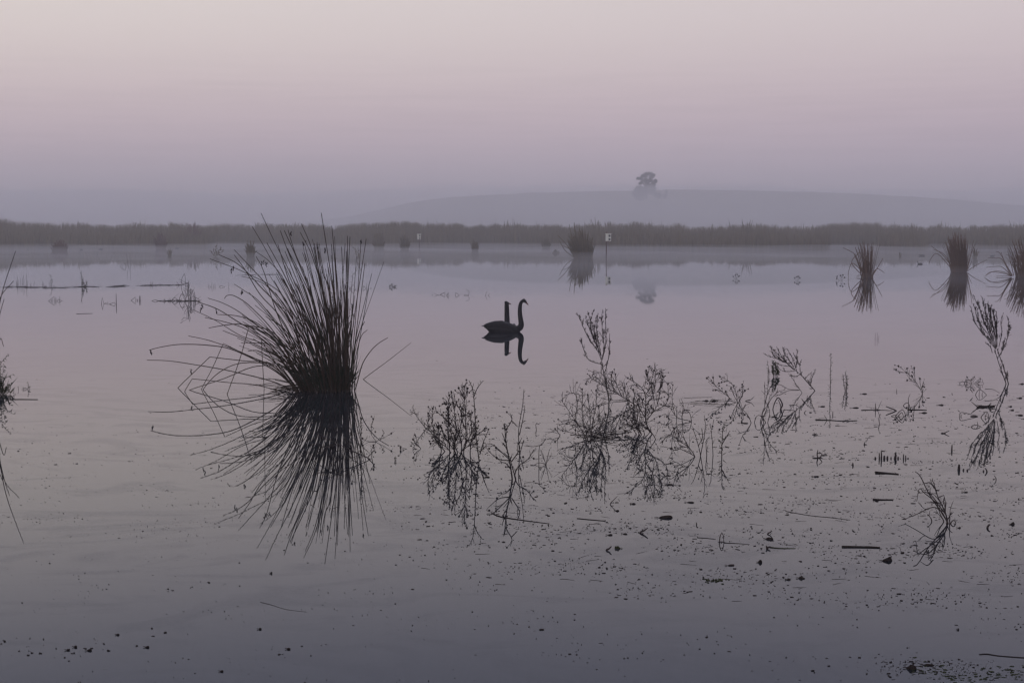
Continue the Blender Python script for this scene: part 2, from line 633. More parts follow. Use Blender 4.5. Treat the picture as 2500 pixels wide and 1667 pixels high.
def twigs_along(curve, mb_t, mb_s, mb_l, o, rng, scale):
    """side twigs, seed heads and leaves along one stem"""
    seg = np.linalg.norm(np.diff(curve, axis=0), axis=1)
    total = seg.sum()
    cum = np.concatenate([[0], np.cumsum(seg)])

    def at(s):
        i = int(min(max(np.searchsorted(cum, s) - 1, 0), len(seg) - 1))
        f = (s - cum[i]) / max(seg[i], 1e-9)
        return curve[i] + (curve[i + 1] - curve[i]) * f, unit(curve[i + 1] - curve[i])

    n = int(total / o.get('step', 0.05))
    for k in range(n):
        s = total * (o.get('t0', 0.15) + (1 - o.get('t0', 0.15)) * (k + rng.random()) / max(n, 1))
        if s >= total:
            continue
        p, t = at(s)
        if p[2] < 0.01:
            continue
        f = s / total
        if rng.random() < o.get('twig', 0.0):
            a = R(rng.uniform(*o.get('ang', (25, 60))))
            d = unit(t * math.cos(a) + perp_dir(t, rng) * math.sin(a) + np.array([0, 0, o.get('up', 0.25)]))
            L = rng.uniform(*o.get('len', (0.05, 0.14))) * (1.1 - 0.5 * f)
            q1 = p + d * L * 0.5 + np.array([rng.gauss(0, .05), rng.gauss(0, .05), rng.gauss(0, .05)]) * L
            q2 = p + d * L + np.array([rng.gauss(0, .1), rng.gauss(0, .1), rng.gauss(0, .1) + 0.06]) * L
            if q2[2] > 0.0:
                tw = spline([p, q1, q2], 2)
                mb_t.tube(tw, scale * 0.68, scale * 0.4, 3)
                if rng.random() < o.get('seed', 0.0):
                    mb_s.blob(q2, o.get('sr', 0.010) * rng.uniform(0.6, 1.25), 1.1, rng)
                if rng.random() < o.get('sub', 0.4):
                    d2 = unit(d + perp_dir(d, rng) * 0.8)
                    q3 = q1 + d2 * L * rng.uniform(0.3, 0.6)
                    if q3[2] > 0:
                        mb_t.tube(np.array([q1, (q1 + q3) / 2 + perp_dir(d2, rng) * L * .03, q3]), scale * 0.52, scale * 0.34, 3)
                        if rng.random() < o.get('seed', 0.0):
                            mb_s.blob(q3, o.get('sr', 0.010) * rng.uniform(0.5, 1.1), 1.1, rng)
                if o.get('tleaf'):
                    for _ in range(o['tleaf']):
                        e = p + (q2 - p) * rng.uniform(0.15, 1)
                        mb_l.blade(e, unit(d * 0.8 + perp_dir(d, rng) * 0.7), rng.uniform(*o.get('ll', (0.012, 0.03))), o.get('lw', 0.005))
        if rng.random() < o.get('leaf', 0.0):
            a = R(rng.uniform(*o.get('lang', (35, 75))))
            d = t * math.cos(a) + perp_dir(t, rng) * math.sin(a)
            mb_l.blade(p, d, rng.uniform(*o.get('ll', (0.03, 0.06))) * (1.15 - 0.5 * f), o.get('lw', 0.006), None, o.get('curl', 0.0))
    if o.get('tipseed', 0) > rng.random():
        mb_s.blob(curve[-1], o.get('sr', 0.010) * 1.3, 1.2, rng)


STYLE = {
    'seed': dict(step=0.024, t0=0.15, twig=0.85, len=(0.035, 0.12), seed=0.40, sr=0.0068, tipseed=1.0, leaf=0.15, ll=(0.015, 0.035), sub=0.5),
    'tangle': dict(step=0.016, t0=0.06, twig=0.85, len=(0.05, 0.17), ang=(25, 85), seed=0.14, sr=0.0065, tipseed=0.8, leaf=0.1, ll=(0.01, 0.03), sub=0.7, up=0.1),
    'plume': dict(step=0.014, t0=0.12, twig=0.30, len=(0.03, 0.10), ang=(15, 35), up=0.5, leaf=1.0, ll=(0.012, 0.030), lang=(20, 55), lw=0.0065, sub=0.4, tleaf=6),
    'spiky': dict(step=0.011, t0=0.03, leaf=0.9, ll=(0.018, 0.05), lang=(35, 80), lw=0.006, twig=0.06, len=(0.02, 0.05)),
    'leafy': dict(step=0.005, t0=0.03, leaf=0.95, ll=(0.03, 0.06), lang=(20, 60), lw=0.008, twig=0.0),
    'bare': dict(step=0.05, t0=0.2, twig=0.6, len=(0.04, 0.10), ang=(25, 60), sub=0.4, seed=0.06, sr=0.006),
    'none': dict(step=9.0),
}


def plant(name, label, cat, zone, base, stems, style='seed', r=0.0042, group=None, seed=0, mats=('weed', 'seed', 'leaf'), own=None, spread=0.22, base_leaf=0, lean=None):
    """one plant: Empty at its root, each main stem a part, fine twigs / seed heads / leaves joined"""
    rng = random.Random(hash_name(label) + seed)
    bp = zp(zone, base)
    loc = G(*bp)
    root = empty(name, loc, label, cat, group)
    y0 = float(loc[1])
    tw, sd_, lf = MB(), MB(), MB()
    if zone in '45678':
        r = r * 1.1
    o = dict(STYLE[style])
    if own:
        o.update(own)
    for pts in stems:
        rr = r
        if isinstance(pts, tuple):
            pts, rr = pts[0], r * pts[1]
        c, rooted = stem_points(zone, pts, y0, bp[1], rng, spread, lean)
        cv = spline(c, 4) if not o.get('kink') else c
        MB().tube(cv, rr if rooted else rr * 0.8, rr * 0.42, 5).build('stem', M[mats[0]], root)
        twigs_along(cv, tw, sd_, lf, o, rng, rr * 0.75)
    for _ in range(base_leaf):
        p = loc + np.array([rng.gauss(0, .05), rng.gauss(0, .05), 0])
        d = unit(np.array([rng.gauss(0, .5), rng.gauss(0, .5), 0.8]))
        lf.blade(p, d, rng.uniform(.05, .16), .008)
    if tw.v:
        tw.build('twigs', M[mats[0]], root, False, 'stuff')
    if sd_.v:
        sd_.build('seed_heads', M[mats[1]], root, False, 'stuff')
    if lf.v:
        lf.build('leaves', M[mats[2]], root, False, 'stuff')
    return root


def hash_name(s):
    h = 7
    for ch in s:
        h = (h * 31 + ord(ch)) % 1000003
    return h


# ---------------------------------------------------------------- big rush tussock
tus_base = zp('1', (1500, 1425))
tus_loc = G(*tus_base)
TY = float(tus_loc[1])
tussock = empty('rush_tussock', tus_loc, 'large dark rush tussock fanning out to the left, the biggest plant in the water', 'rush')
hand = [
    [(1655, 1420), (1690, 1150), (1725, 750), (1752, 350)], [(1640, 1420), (1632, 900), (1610, 370)], [(1620, 1420), (1590, 950), (1530, 560), (1460, 120)],
    [(1600, 1420), (1590, 800), (1555, 400), (1537, 215)], [(1560, 1420), (1510, 900), (1400, 420), (1315, 200)], [(1550, 1430), (1500, 850), (1400, 460), (1305, 262)],
    [(1520, 1430), (1420, 850), (1290, 480), (1188, 250)], [(1500, 1430), (1380, 800), (1230, 440), (1158, 250)], [(1530, 1430), (1400, 760), (1270, 420), (1215, 245)],
    [(1500, 1430), (1400, 950), (1230, 560), (1110, 320), (1017, 122)], [(1480, 1430), (1380, 950), (1190, 640), (1040, 370), (952, 220)],
    [(1440, 1430), (1250, 900), (1050, 640), (940, 520), (820, 392)], [(1450, 1430), (1300, 900), (1190, 620), (1080, 480), (977, 403)],
    [(1400, 1430), (1280, 1000), (1170, 720), (900, 560), (640, 458)], [(1410, 1430), (1250, 950), (1000, 650), (850, 500), (708, 428)],
    [(1430, 1430), (1200, 950), (1010, 720), (900, 540), (820, 430)], [(1400, 1430), (1250, 950), (1080, 680), (960, 610), (875, 587)],
    [(1390, 1430), (1200, 1050), (1020, 790), (890, 690), (820, 645)], [(1380, 1430), (1150, 1050), (950, 820), (830, 735), (770, 727), (747, 752)],
    [(1360, 1430), (1130, 1080), (900, 880), (750, 790), (625, 747)], [(1360, 1430), (1100, 1130), (860, 1020), (680, 910), (515, 832)],
    [(1350, 1430), (1120, 1060), (880, 940), (700, 830), (550, 775)], [(1350, 1430), (1130, 1150), (930, 990), (780, 930), (605, 890)],
    [(1360, 1430), (1180, 1110), (1000, 940), (850, 880), (695, 867)], [(1370, 1430), (1180, 1140), (940, 980), (720, 840)],
    [(1340, 1430), (1150, 1040), (900, 945), (760, 945), (632, 967)], [(1330, 1430), (1130, 1280), (860, 1140), (640, 1060), (482, 1025)],
    [(1320, 1430), (1130, 1290), (830, 1135), (640, 1095), (430, 1087), (290, 1105), (192, 1130)], [(1310, 1430), (1130, 1370), (800, 1285), (520, 1235), (330, 1208), (177, 1203)],
    [(1480, 1430), (1300, 850), (1200, 600), (1060, 340)], [(1470, 1430), (1330, 880), (1230, 640), (1140, 350)], [(1420, 1430), (1150, 900), (1040, 560), (980, 440)],
    [(1500, 1430), (1420, 850), (1350, 660), (1205, 375)], [(1540, 1430), (1490, 800), (1450, 600), (1410, 345)], [(1570, 1430), (1530, 760), (1470, 560), (1440, 400)],
    [(1590, 1430), (1560, 800), (1510, 520)], [(1620, 1430), (1630, 750), (1660, 610)], [(1610, 1430), (1575, 700), (1550, 360)],
    [(1470, 1430), (1380, 1000), (1150, 800), (1030, 680)], [(1400, 1430), (1220, 1020), (1050, 880)], [(1340, 1430), (1160, 1200), (960, 1045)],
    [(1350, 1430), (1100, 1120), (1000, 1080), (870, 1075)], [(1330, 1430), (1150, 1250), (1010, 1140), (920, 1135)],
    [(1680, 1420), (1700, 1250), (1750, 1040), (1800, 980)], [(1670, 1420), (1690, 1180), (1740, 1000), (1780, 920)], [(1665, 1420), (1700, 1150), (1730, 905)],
    [(1690, 1410), (1725, 1370), (1765, 1230), (1830, 1130), (1890, 1075), (1952, 1038)],
    [(1630, 1430), (1650, 1100), (1680, 930), (1640, 960)],
]
kinked = [  # broken stems: rise from the tussock, snap, and drop into the water
    [(1350, 1430), (1120, 1260), (920, 1170), (740, 1080), (660, 1260), (578, 1418)], [(1360, 1430), (1150, 1150), (930, 950), (860, 1200), (768, 1455)],
    [(1320, 1430), (1100, 1240), (900, 1210), (640, 1180), (405, 1408)], [(1320, 1430), (1000, 1390), (800, 1370), (510, 1340), (455, 1435)],
    [(1330, 1430), (1150, 1260), (1020, 1060), (1030, 1250), (1040, 1415)], [(1330, 1430), (1150, 1230), (870, 1225), (700, 1300), (590, 1420)],
    [(1310, 1430), (1120, 1240), (950, 1255), (740, 1340), (490, 1424)], [(1310, 1430), (1000, 1425), (960, 1440), (720, 1350), (500, 1272)],
]
rng = random.Random(21)


def rush_stem(pts, zone, y0, root, r=0.0062, mat='rush', tip=0.55):
    bx = zp(zone, pts[0])
    dep = y0 + rng.uniform(-0.22, 0.2)
    px = [zp(zone, p) for p in pts]
    tot = sum(math.dist(px[i], px[i + 1]) for i in range(len(px) - 1))
    lean = rng.uniform(-0.28, 0.28) * tot / FPX * y0
    end = None
    if pts in kinked:
        end = float(G(*px[-1])[1])
        lean = end - dep
    run, out = 0.0, []
    for i, p in enumerate(px):
        if i:
            run += math.dist(px[i - 1], p)
        out.append(P(p[0], p[1], dep + lean * run / tot))
    out = np.array(out)
    out[0][2] = -0.08
    if end:
        out = np.vstack([out, out[-1] + np.array([0, 0, -0.05])])
    if pts in kinked:
        k = max(range(1, len(pts) - 1), key=lambda i: -abs(np.dot(unit(out[i] - out[i - 1]), unit(out[i + 1] - out[i]))) * -1 if False else
                -np.dot(unit(out[i] - out[i - 1]), unit(out[i + 1] - out[i])))
        cv = np.vstack([spline(out[:k + 1], 5), spline(out[k:], 4)[1:]])
    else:
        cv = spline(out, 6)
    MB().tube(cv, r, r * tip, 5).build('stem', M[mat], root)
    return cv


curves = {}
for i, pts in enumerate(hand):
    curves[i] = rush_stem(pts, '1', TY, tussock, rng.uniform(0.0052, 0.0075), 'rush')
for pts in kinked:
    rush_stem(pts, '1', TY, tussock, rng.uniform(0.0045, 0.0062), 'rush', 0.7)
# the crowded inner stems
for k in range(190):
    u = rng.random() ** 0.75
    bx, by = 752 + 98 * u + rng.gauss(0, 6), 953 + rng.uniform(-9, 8)
    ang = R(-72 + 74 * u ** 0.62 + rng.gauss(0, 6))
    L = rng.uniform(0.62, 1.55) * (0.75 + 0.35 * min(1, u * 1.6)) * 223
    if rng.random() < 0.25:
        L *= 0.6
    droop = abs(math.sin(ang)) * rng.uniform(0.05, 0.22)
    a0 = ang * rng.uniform(0.55, 0.85)
    p1 = (bx + math.sin(a0) * L * 0.4, by - math.cos(a0) * L * 0.4)
    p2 = (p1[0] + math.sin(ang) * L * 0.32, p1[1] - math.cos(ang) * L * 0.32)
    a2 = ang * (1 + droop)
    p3 = (p2[0] + math.sin(a2) * L * 0.28, p2[1] - math.cos(a2) * L * 0.28)
    rush_stem([(bx, by), p1, p2, p3], '0', TY, tussock, rng.uniform(0.0035, 0.0066), 'rush' if rng.random() < 0.75 else 'rush_green')
# leafy green skirt at the foot and dead litter
skirt, litter, heads = MB(), MB(), MB()
for k in range(400):
    u = rng.random()
    p = tus_loc + np.array([-0.20 + 0.46 * u + rng.gauss(0, .04), rng.uniform(-.22, .2), rng.uniform(-0.02, 0.06)])
    d = unit(np.array([-0.75 + 0.85 * u + rng.gauss(0, .3), rng.gauss(0, .35), 1.0]))
    skirt.blade(p, d, rng.uniform(0.12, 0.48), rng.uniform(0.006, 0.012), None, rng.uniform(-.05, .15))
skirt.build('base_leaves', M['rush_green'], tussock, False, 'stuff')
for k in range(30):
    a = rng.uniform(-0.5, 0.5)
    L = rng.uniform(0.15, 0.5)
    p = tus_loc + np.array([rng.uniform(-0.45, -0.1), rng.uniform(-.2, .15), rng.uniform(0, .05)])
    q = p + np.array([-L * math.cos(a), L * math.sin(a) * .6, rng.uniform(-.04, .10)])
    q[2] = max(q[2], -0.01)
    litter.tube(spline([p, (p + q) / 2 + np.array([0, 0, rng.uniform(0, .04)]), q], 3), 0.0036, 0.0024, 4)
litter.build('fallen_stems', M['rush'], tussock, False, 'stuff')
for (zx, zy) in ((810, 520), (800, 535), (1020, 478), (1040, 470), (1053, 490), (875, 690), (585, 800), (573, 820), (1235, 262), (1490, 385), (1752, 335), (1330, 330), (205, 1132), (500, 1275), (690, 830), (1435, 355)):
    p = P(*zp('1', (zx, zy)), TY + 0.02)
    for j in range(4):
        heads.blob(p + np.array([rng.gauss(0, .006), rng.gauss(0, .006), -0.012 * j + (0.02 if zx == 1752 else 0)]), rng.uniform(.004, .0085), 2.2, rng)
heads.build('seed_heads', M['seed'], tussock, False, 'stuff')

snap = plant('broken_rush', 'broken rush stem leaning out of the water right of the big tussock', 'rush', '1', (1770, 1345), [[(1770, 1345), (1950, 1210), (2122, 1075)]], 'none', 0.0055, mats=('rush', 'seed', 'leaf'))
plant('feathery_weed', 'fine feathery weed standing close behind the big tussock', 'weed', '1', (1640, 1405),
      [[(1640, 1405), (1640, 1150), (1610, 950)], [(1610, 950), (1560, 850), (1540, 720)], [(1615, 980), (1600, 800), (1600, 690)], [(1625, 1000), (1650, 850), (1640, 740)],
       [(1630, 1050), (1680, 900), (1690, 800)], [(1635, 1080), (1690, 980), (1700, 880)], [(1610, 960), (1530, 900), (1500, 780)], [(1640, 1150), (1680, 1060), (1665, 960)]],
      'plume', 0.004, mats=('plume', 'seed', 'plume'))

# ---------------------------------------------------------------- left edge tussock, only its right side in the picture
edge_loc = G(-46, 962)
edge = empty('rush_tussock', edge_loc, 'rush tussock cut off by the left edge of the picture, only its right side shows', 'rush')
EY = float(edge_loc[1])
for pts in ([(-20, 960), (-8, 800), (5, 715), (38, 613)], [(-30, 962), (-14, 800), (0, 728), (33, 686)], [(-40, 962), (-20, 880), (-2, 775), (10, 730)], [(-25, 962), (-15, 900), (0, 828), (9, 846)],
            [(-50, 962), (-60, 800), (-80, 640)], [(-60, 962), (-75, 820), (-70, 600)], [(-40, 962), (-40, 800), (-30, 590)], [(-70, 962), (-110, 830), (-150, 700)]):
    rush_stem(pts, '0', EY, edge, 0.006)
for k in range(60):
    a = R(rng.uniform(-60, 22))
    L = rng.uniform(150, 380)
    bx = -50 + rng.uniform(-45, 22)
    if bx + math.sin(a) * L > -4:
        a = R(rng.uniform(-60, -6))
    rush_stem([(bx, 962), (bx + math.sin(a * .7) * L * .5, 962 - math.cos(a * .7) * L * .5), (bx + math.sin(a) * L, 962 - math.cos(a) * L)], '0', EY, edge, rng.uniform(.004, .006))
skirt = MB()
for k in range(200):
    p = edge_loc + np.array([rng.uniform(-.28, .22), rng.uniform(-.18, .18), rng.uniform(-.02, .05)])
    d = unit(np.array([rng.gauss(0, .45), rng.gauss(0, .4), 1.0]))
    skirt.blade(p, d, rng.uniform(0.08, 0.24), rng.uniform(0.006, 0.012))
skirt.build('base_leaves', M['rush_green'], edge, False, 'stuff')

LF = dict(leaf=0.9, ll=(0.03, 0.055), lw=0.014, step=0.014, curl=0.35, lang=(50, 85), twig=0.0)
plant('leafy_herb', 'leafy green herb with curled leaves at the left edge of the picture', 'herb', 'F', (40, 868),
      [[(40, 868), (48, 700), (50, 500), (72, 360)], [(10, 868), (5, 600), (12, 430), (0, 320)], [(60, 868), (120, 780), (150, 690), (185, 690)], [(50, 640), (120, 580), (215, 525)],
       [(10, 340), (80, 250), (160, 175)], [(-20, 868), (-30, 560), (-20, 380)]], 'leafy', 0.0035, own=LF, base_leaf=60)
plant('leafy_sprig', 'small leafy sprig rising from the water beside the left edge tussock', 'herb', 'F', (470, 785),
      [[(485, 785), (487, 720), (486, 655)], [(470, 785), (430, 760), (380, 785)], [(320, 795), (320, 735)], [(480, 785), (520, 735), (510, 785)]], 'leafy', 0.003,
      own=dict(leaf=0.9, ll=(0.015, 0.028), lw=0.008, step=0.012, curl=0.2, lang=(45, 80), twig=0.0))
plant('bent_reed', 'thin stem doubled over to a point beside the curled leafy herb', 'reed', 'F', (272, 875), [[(272, 875), (200, 838), (110, 800)]], 'none', 0.003)

# ---------------------------------------------------------------- black swans
def remeshed(name, mb, voxel, mat, parent):
    """one continuous skin over the overlapping body volumes"""
    tmp = mb.build('tmp_body', mat)
    mod = tmp.modifiers.new('remesh', 'REMESH')
    mod.mode, mod.voxel_size = 'VOXEL', voxel
    sm = tmp.modifiers.new('smooth', 'SMOOTH')
    sm.iterations, sm.factor = 6, 0.5
    dg = bpy.context.evaluated_depsgraph_get()
    me = bpy.data.meshes.new_from_object(tmp.evaluated_get(dg))
    vs = [v.co[:] for v in me.vertices]
    fs = [tuple(p.vertices) for p in me.polygons]
    bpy.data.objects.remove(tmp)
    bpy.data.meshes.remove(me)
    return link_mesh(name, vs, fs, mat, parent, True)


def loft(mb, rings, n=16):
    """rings: (centre x, z of the middle, half width, half height, superellipse exponent)"""
    b0 = len(mb.v)
    for (x, z, w, h) in rings:
        for k in range(n):
            a = 2 * math.pi * k / n
            mb.v.append(np.array([x, w * math.cos(a), z + h * math.sin(a)]))
    for i in range(len(rings) - 1):
        for k in range(n):
            k2 = (k + 1) % n
            mb.f.append((b0 + i * n + k, b0 + i * n + k2, b0 + (i + 1) * n + k2, b0 + (i + 1) * n + k))
    mb.f.append(tuple(b0 + k for k in range(n))[::-1])
    mb.f.append(tuple(b0 + (len(rings) - 1) * n + k for k in range(n)))


def swan(loc, heading, neck, head, bill_to, label, seed, sink=0.0):
    """neck / head / bill in body coordinates: x forward, z up"""
    rg_ = random.Random(seed)
    root = empty('black_swan', loc, label, 'swan', 'pair of black swans')
    ch, sh = math.cos(heading), math.sin(heading)

    def place(mb):
        mb.v = [np.array([loc[0] + v[0] * ch - v[1] * sh, loc[1] + v[0] * sh + v[1] * ch, v[2]]) for v in mb.v]
        return mb
    body = MB()
    loft(body, [(-.345, .085, .012, .010), (-.31, .082, .05, .022), (-.27, .07, .10, .055), (-.22, .055, .135, .092), (-.14, .045, .165, .125), (-.04, .04, .178, .145),
                (.06, .035, .170, .142), (.14, .03, .145, .120), (.21, .025, .105, .088), (.26, .022, .065, .058), (.29, .02, .03, .03)])
    body.v = [v - np.array([0, 0, sink]) for v in body.v]
    body.tube(spline([p for p, _ in neck], 6), neck[0][1], neck[-1][1], 10)
    # thicken the lower neck, shape the head
    for i in range(len(neck) - 1):
        (p, r1), (q, r2) = neck[i], neck[i + 1]
        body.tube(np.array([p, (np.array(p) + q) / 2, q]), r1, r2, 10)
    top_, r_ = np.array(neck[-1][0], float), neck[-1][1]
    if bill_to[2] < 0.46 and sink:
        body.tube(np.array([top_ - [0, 0, .02], top_ + [.002, 0, .008], top_ + [.004, 0, .026], top_ + [.005, 0, .036]]), r_ * 1.04, r_ * .35, 12)
    hc, hd = np.array(head), unit(np.array(bill_to) - np.array(head))
    body.tube(np.array([hc - hd * .045, hc - hd * .02, hc + hd * .015, hc + hd * .045]), .024, .020, 10)
    body.tube(np.array([hc - hd * .03, hc, hc + hd * .03]), .030, .024, 10)
    for dd, rr in ((0, .036), (-.018, .032), (.02, .029)):
        body.blob(hc + hd * dd, rr, 1.0, random.Random(1))
    place(body)
    remeshed('body', body, 0.0085, M['feather'], root)
    # folded wings with ruffled curled plumes over the back, as on a black swan
    for side in (-1, 1):
        wing = MB()
        loft(wing, [(-.32, .125, .015, .014), (-.26, .12, .04, .042), (-.15, .112, .058, .078), (-.02, .105, .062, .090), (.09, .085, .05, .065), (.17, .07, .02, .03)], 10)
        wing.v = [np.array([v[0], v[1] * 0.75 + side * (0.125 - 0.28 * max(0, -v[0] - .1)), v[2] - sink]) for v in wing.v]
        w_ob = place(wing).build('wing', M['feather'], root, True)
        pl = MB()
        for k in range(26):
            x = rg_.uniform(-.30, .10)
            p = np.array([x, side * rg_.uniform(.03, .14) * (1 + x), .155 - sink - .25 * max(0, -x - .08) - .1 * max(0, x)])
            d = np.array([-1.0, side * rg_.uniform(-.1, .35), rg_.uniform(-.05, .28)])
            pl.blade(p, d, rg_.uniform(.05, .10), .03, np.array([0, 0, 1.0]), rg_.uniform(-.1, .1))
        place(pl).build('plumes', M['feather'], w_ob, False, 'stuff')
    tail = MB()
    for k in range(9):
        a = (k - 4) * 0.11
        tail.blade(np.array([-.27, .012 * (k - 4), .09 - sink]), np.array([-1, a, .14]), .12, .035, np.array([0, 0, 1.0]))
    place(tail).build('tail', M['feather'], root)
    bill = MB()
    b0 = hc + hd * .040
    bill.tube(np.array([b0, b0 + hd * .025, b0 + hd * .055]), .0135, .0085, 8)
    bl = place(bill).build('bill', M['bill'], root, True)
    band = MB()
    band.tube(np.array([b0 + hd * .044, b0 + hd * .05]), .0108, .0102, 8)
    place(band).build('bill_band', M['pale'], bl)
    sidev = unit(np.cross(hd, np.array([0, 0, 1.0])))
    for s in (-1, 1):
        eye = MB()
        eye.blob(hc + hd * .012 + sidev * s * .021 + np.array([0, 0, .006]), .004, 1.0, rg_)
        place(eye).build('eye', M['bill'], root)
    return root


s1 = G(1229, 810)
k1 = s1[1] / FPX


def sw(px, py):
    return np.array([(px - 1229) * k1, 0.0, (810 - py) * k1])


swan(s1, 0.0, [(sw(1262, 804), .062), (sw(1270, 799), .056), (sw(1272.5, 792), .042), (sw(1271.5, 782), .033), (sw(1269.5, 766), .027), (sw(1269.5, 750), .024), (sw(1272, 739), .023), (sw(1277, 733.5), .023), (sw(1281, 733), .022)],
     sw(1281, 734.5), sw(1290, 744), 'black swan in profile swimming to the right with its neck in an S', 3)
s2 = G(1238, 804.5)
swan(s2, R(90), [((.24, 0, .04), .055), ((.285, 0, .09), .050), ((.295, .002, .16), .042), ((.292, .004, .26), .036), ((.29, .006, .35), .032), ((.287, .008, .405), .037), ((.289, .008, .445), .041)],
     (.292, .006, .470), (.36, -.10, .435), 'black swan seen from behind, its upright neck rising over the back of the other swan', 9, 0.08)


# ---------------------------------------------------------------- nest boxes on posts
def nest_box(px_post, y_water, box_x0, box_x1, y_top, y_bot, label, rot):
    loc = G(px_post, y_water)
    y0 = float(loc[1])
    k = y0 / FPX
    root = empty('nest_box', loc, label, 'nest box', 'nest boxes on posts')
    ztop, zbot = CAMH + (HORIZON - y_top) * k, CAMH + (HORIZON - y_bot) * k
    cx = loc[0] + ((box_x0 + box_x1) / 2 - px_post) * k
    wdt = (box_x1 - box_x0) * k / (abs(math.cos(rot)) + abs(math.sin(rot)))
    post = MB()
    post.tube(np.array([(loc[0], y0 + .02, -.4), (loc[0] + .01, y0 + .02, zbot * .5), (loc[0] + .02, y0 + .02, ztop + .1)]), .04, .034, 8)
    post.build('post', M['post'], root, True)
    c, s = math.cos(rot), math.sin(rot)

    def bx(x0, x1, ya, yb, z0, z1):
        mb = MB()
        v = []
        for z in (z0, z1):
            for y in (ya, yb):
                for x in (x0, x1):
                    v.append(np.array([cx + x * c - y * s, y0 - .16 + x * s + y * c, z]))
        mb.v = v
        mb.f = [(0, 2, 3, 1), (4, 5, 7, 6), (0, 1, 5, 4), (2, 6, 7, 3), (0, 4, 6, 2), (1, 3, 7, 5)]
        return mb
    h = wdt / 2
    bx(-h, h, -h, h, zbot, ztop - .03).build('box', M['boxpaint'], root)
    bx(-h - .03, h + .06, -h - .05, h + .03, ztop - .03, ztop).build('roof', M['boxpaint'], root)

    def disc(zc, r, xo=0.0):
        mb = MB()
        n = 14
        v = []
        for yy in (-h - .012, -h + .004):
            for q in range(n):
                a = 2 * math.pi * q / n
                x, z = xo + r * math.cos(a), zc + r * math.sin(a)
                v.append(np.array([cx + x * c - yy * s, y0 - .16 + x * s + yy * c, z]))
        mb.v = v
        mb.f = [tuple(range(n))[::-1]] + [(q, (q + 1) % n, n + (q + 1) % n, n + q) for q in range(n)]
        return mb
    hh = ztop - zbot
    ho = disc(ztop - hh * .32, hh * .15)
    ho.build('entrance_hole', M['hole'], root)
    bx(-h * .6, h * .6, -h - .10, -h + .002, zbot + hh * .40, zbot + hh * .45).build('perch_ledge', M['boxpaint'], root)
    bx(-h * .5, h * .5, -h - .012, -h + .004, zbot + hh * .10, zbot + hh * .34).build('hatch', M['hole'], root)
    return root


nest_box(1480, 632, 1478, 1491, 570, 588.5, 'larger cream nest box on a rusty post beside the round rush clump', R(32))
nest_box(1023.5, 608, 1019, 1028, 571, 584.5, 'smaller distant white nest box on a thin grey post, left of the swans', R(30))

# ---------------------------------------------------------------- tussocks and clumps of the middle distance
def clump(name, label, cat, px, py, half_w, height, n, mat, lean=0.0, fan=0.35, group=None, outliers=(), width=1.0, seed=0, dome=0.35):
    """dense upright clump of rush stems; far stems are too fine to pick apart and stay joined"""
    rg_ = random.Random(hash_name(label) + seed)
    loc = G(px, py)
    y0 = float(loc[1])
    k = y0 / FPX
    root = empty(name, loc, label, cat, group)
    mb = MB()
    for _ in range(n):
        u = rg_.uniform(-1, 1)
        bx = px + u * half_w * 0.62
        a = lean + u * fan + rg_.gauss(0, fan * 0.28)
        L = height * (0.42 + 0.60 * rg_.random() ** 0.8) * (1 - dome * abs(u) ** 1.5)
        dy = rg_.uniform(-1, 1) * half_w * k * 0.7
        tilt = rg_.gauss(0, fan * .5)
        b = np.array([(bx - 1250) / FPX * y0, y0 + dy, -0.05])
        Lw = L * k
        m_ = b + np.array([math.sin(a * .75) * Lw * .55, tilt * Lw * .5, math.cos(a * .75) * Lw * .55])
        t_ = m_ + np.array([math.sin(a * 1.25) * Lw * .45, tilt * Lw * .5, math.cos(a * 1.25) * Lw * .45])
        mb.tube(spline([b, m_, t_], 3), k * 0.75 * width * rg_.uniform(.7, 1.2), k * 0.35 * width, 3, False)
    mb.build('stems', M[mat], root, False, 'stuff')
    for pts in outliers:
        zone = pts[0]
        pp = [zp(zone, q) for q in pts[1:]]
        dep = y0 + rg_.uniform(-.3, .3)
        c = np.array([P(q[0], q[1], dep) for q in pp])
        MB().tube(spline(c, 4), k * 0.9 * width, k * 0.5 * width, 4).build('stem', M[mat], root)
    return root


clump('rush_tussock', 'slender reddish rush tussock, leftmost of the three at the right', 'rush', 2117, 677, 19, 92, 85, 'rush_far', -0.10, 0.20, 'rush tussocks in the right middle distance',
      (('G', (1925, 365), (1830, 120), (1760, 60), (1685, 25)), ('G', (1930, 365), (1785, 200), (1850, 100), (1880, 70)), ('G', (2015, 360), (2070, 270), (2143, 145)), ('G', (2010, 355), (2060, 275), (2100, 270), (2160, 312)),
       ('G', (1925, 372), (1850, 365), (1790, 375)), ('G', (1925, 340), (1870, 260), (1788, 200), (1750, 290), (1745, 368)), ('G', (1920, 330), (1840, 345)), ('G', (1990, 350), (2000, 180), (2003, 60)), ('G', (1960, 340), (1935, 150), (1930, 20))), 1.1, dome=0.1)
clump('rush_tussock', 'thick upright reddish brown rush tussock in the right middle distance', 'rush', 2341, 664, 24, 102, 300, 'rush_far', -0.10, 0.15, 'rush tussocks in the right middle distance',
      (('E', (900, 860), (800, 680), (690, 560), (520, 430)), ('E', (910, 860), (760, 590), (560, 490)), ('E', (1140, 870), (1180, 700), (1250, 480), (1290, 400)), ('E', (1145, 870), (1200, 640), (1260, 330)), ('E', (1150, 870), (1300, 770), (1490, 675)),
       ('E', (1140, 870), (1190, 780), (1235, 690)), ('E', (890, 870), (820, 690), (700, 660)), ('E', (900, 860), (640, 570), (520, 650), (490, 730)), ('E', (1120, 860), (1140, 600), (1160, 380))), 1.0, dome=0.2)
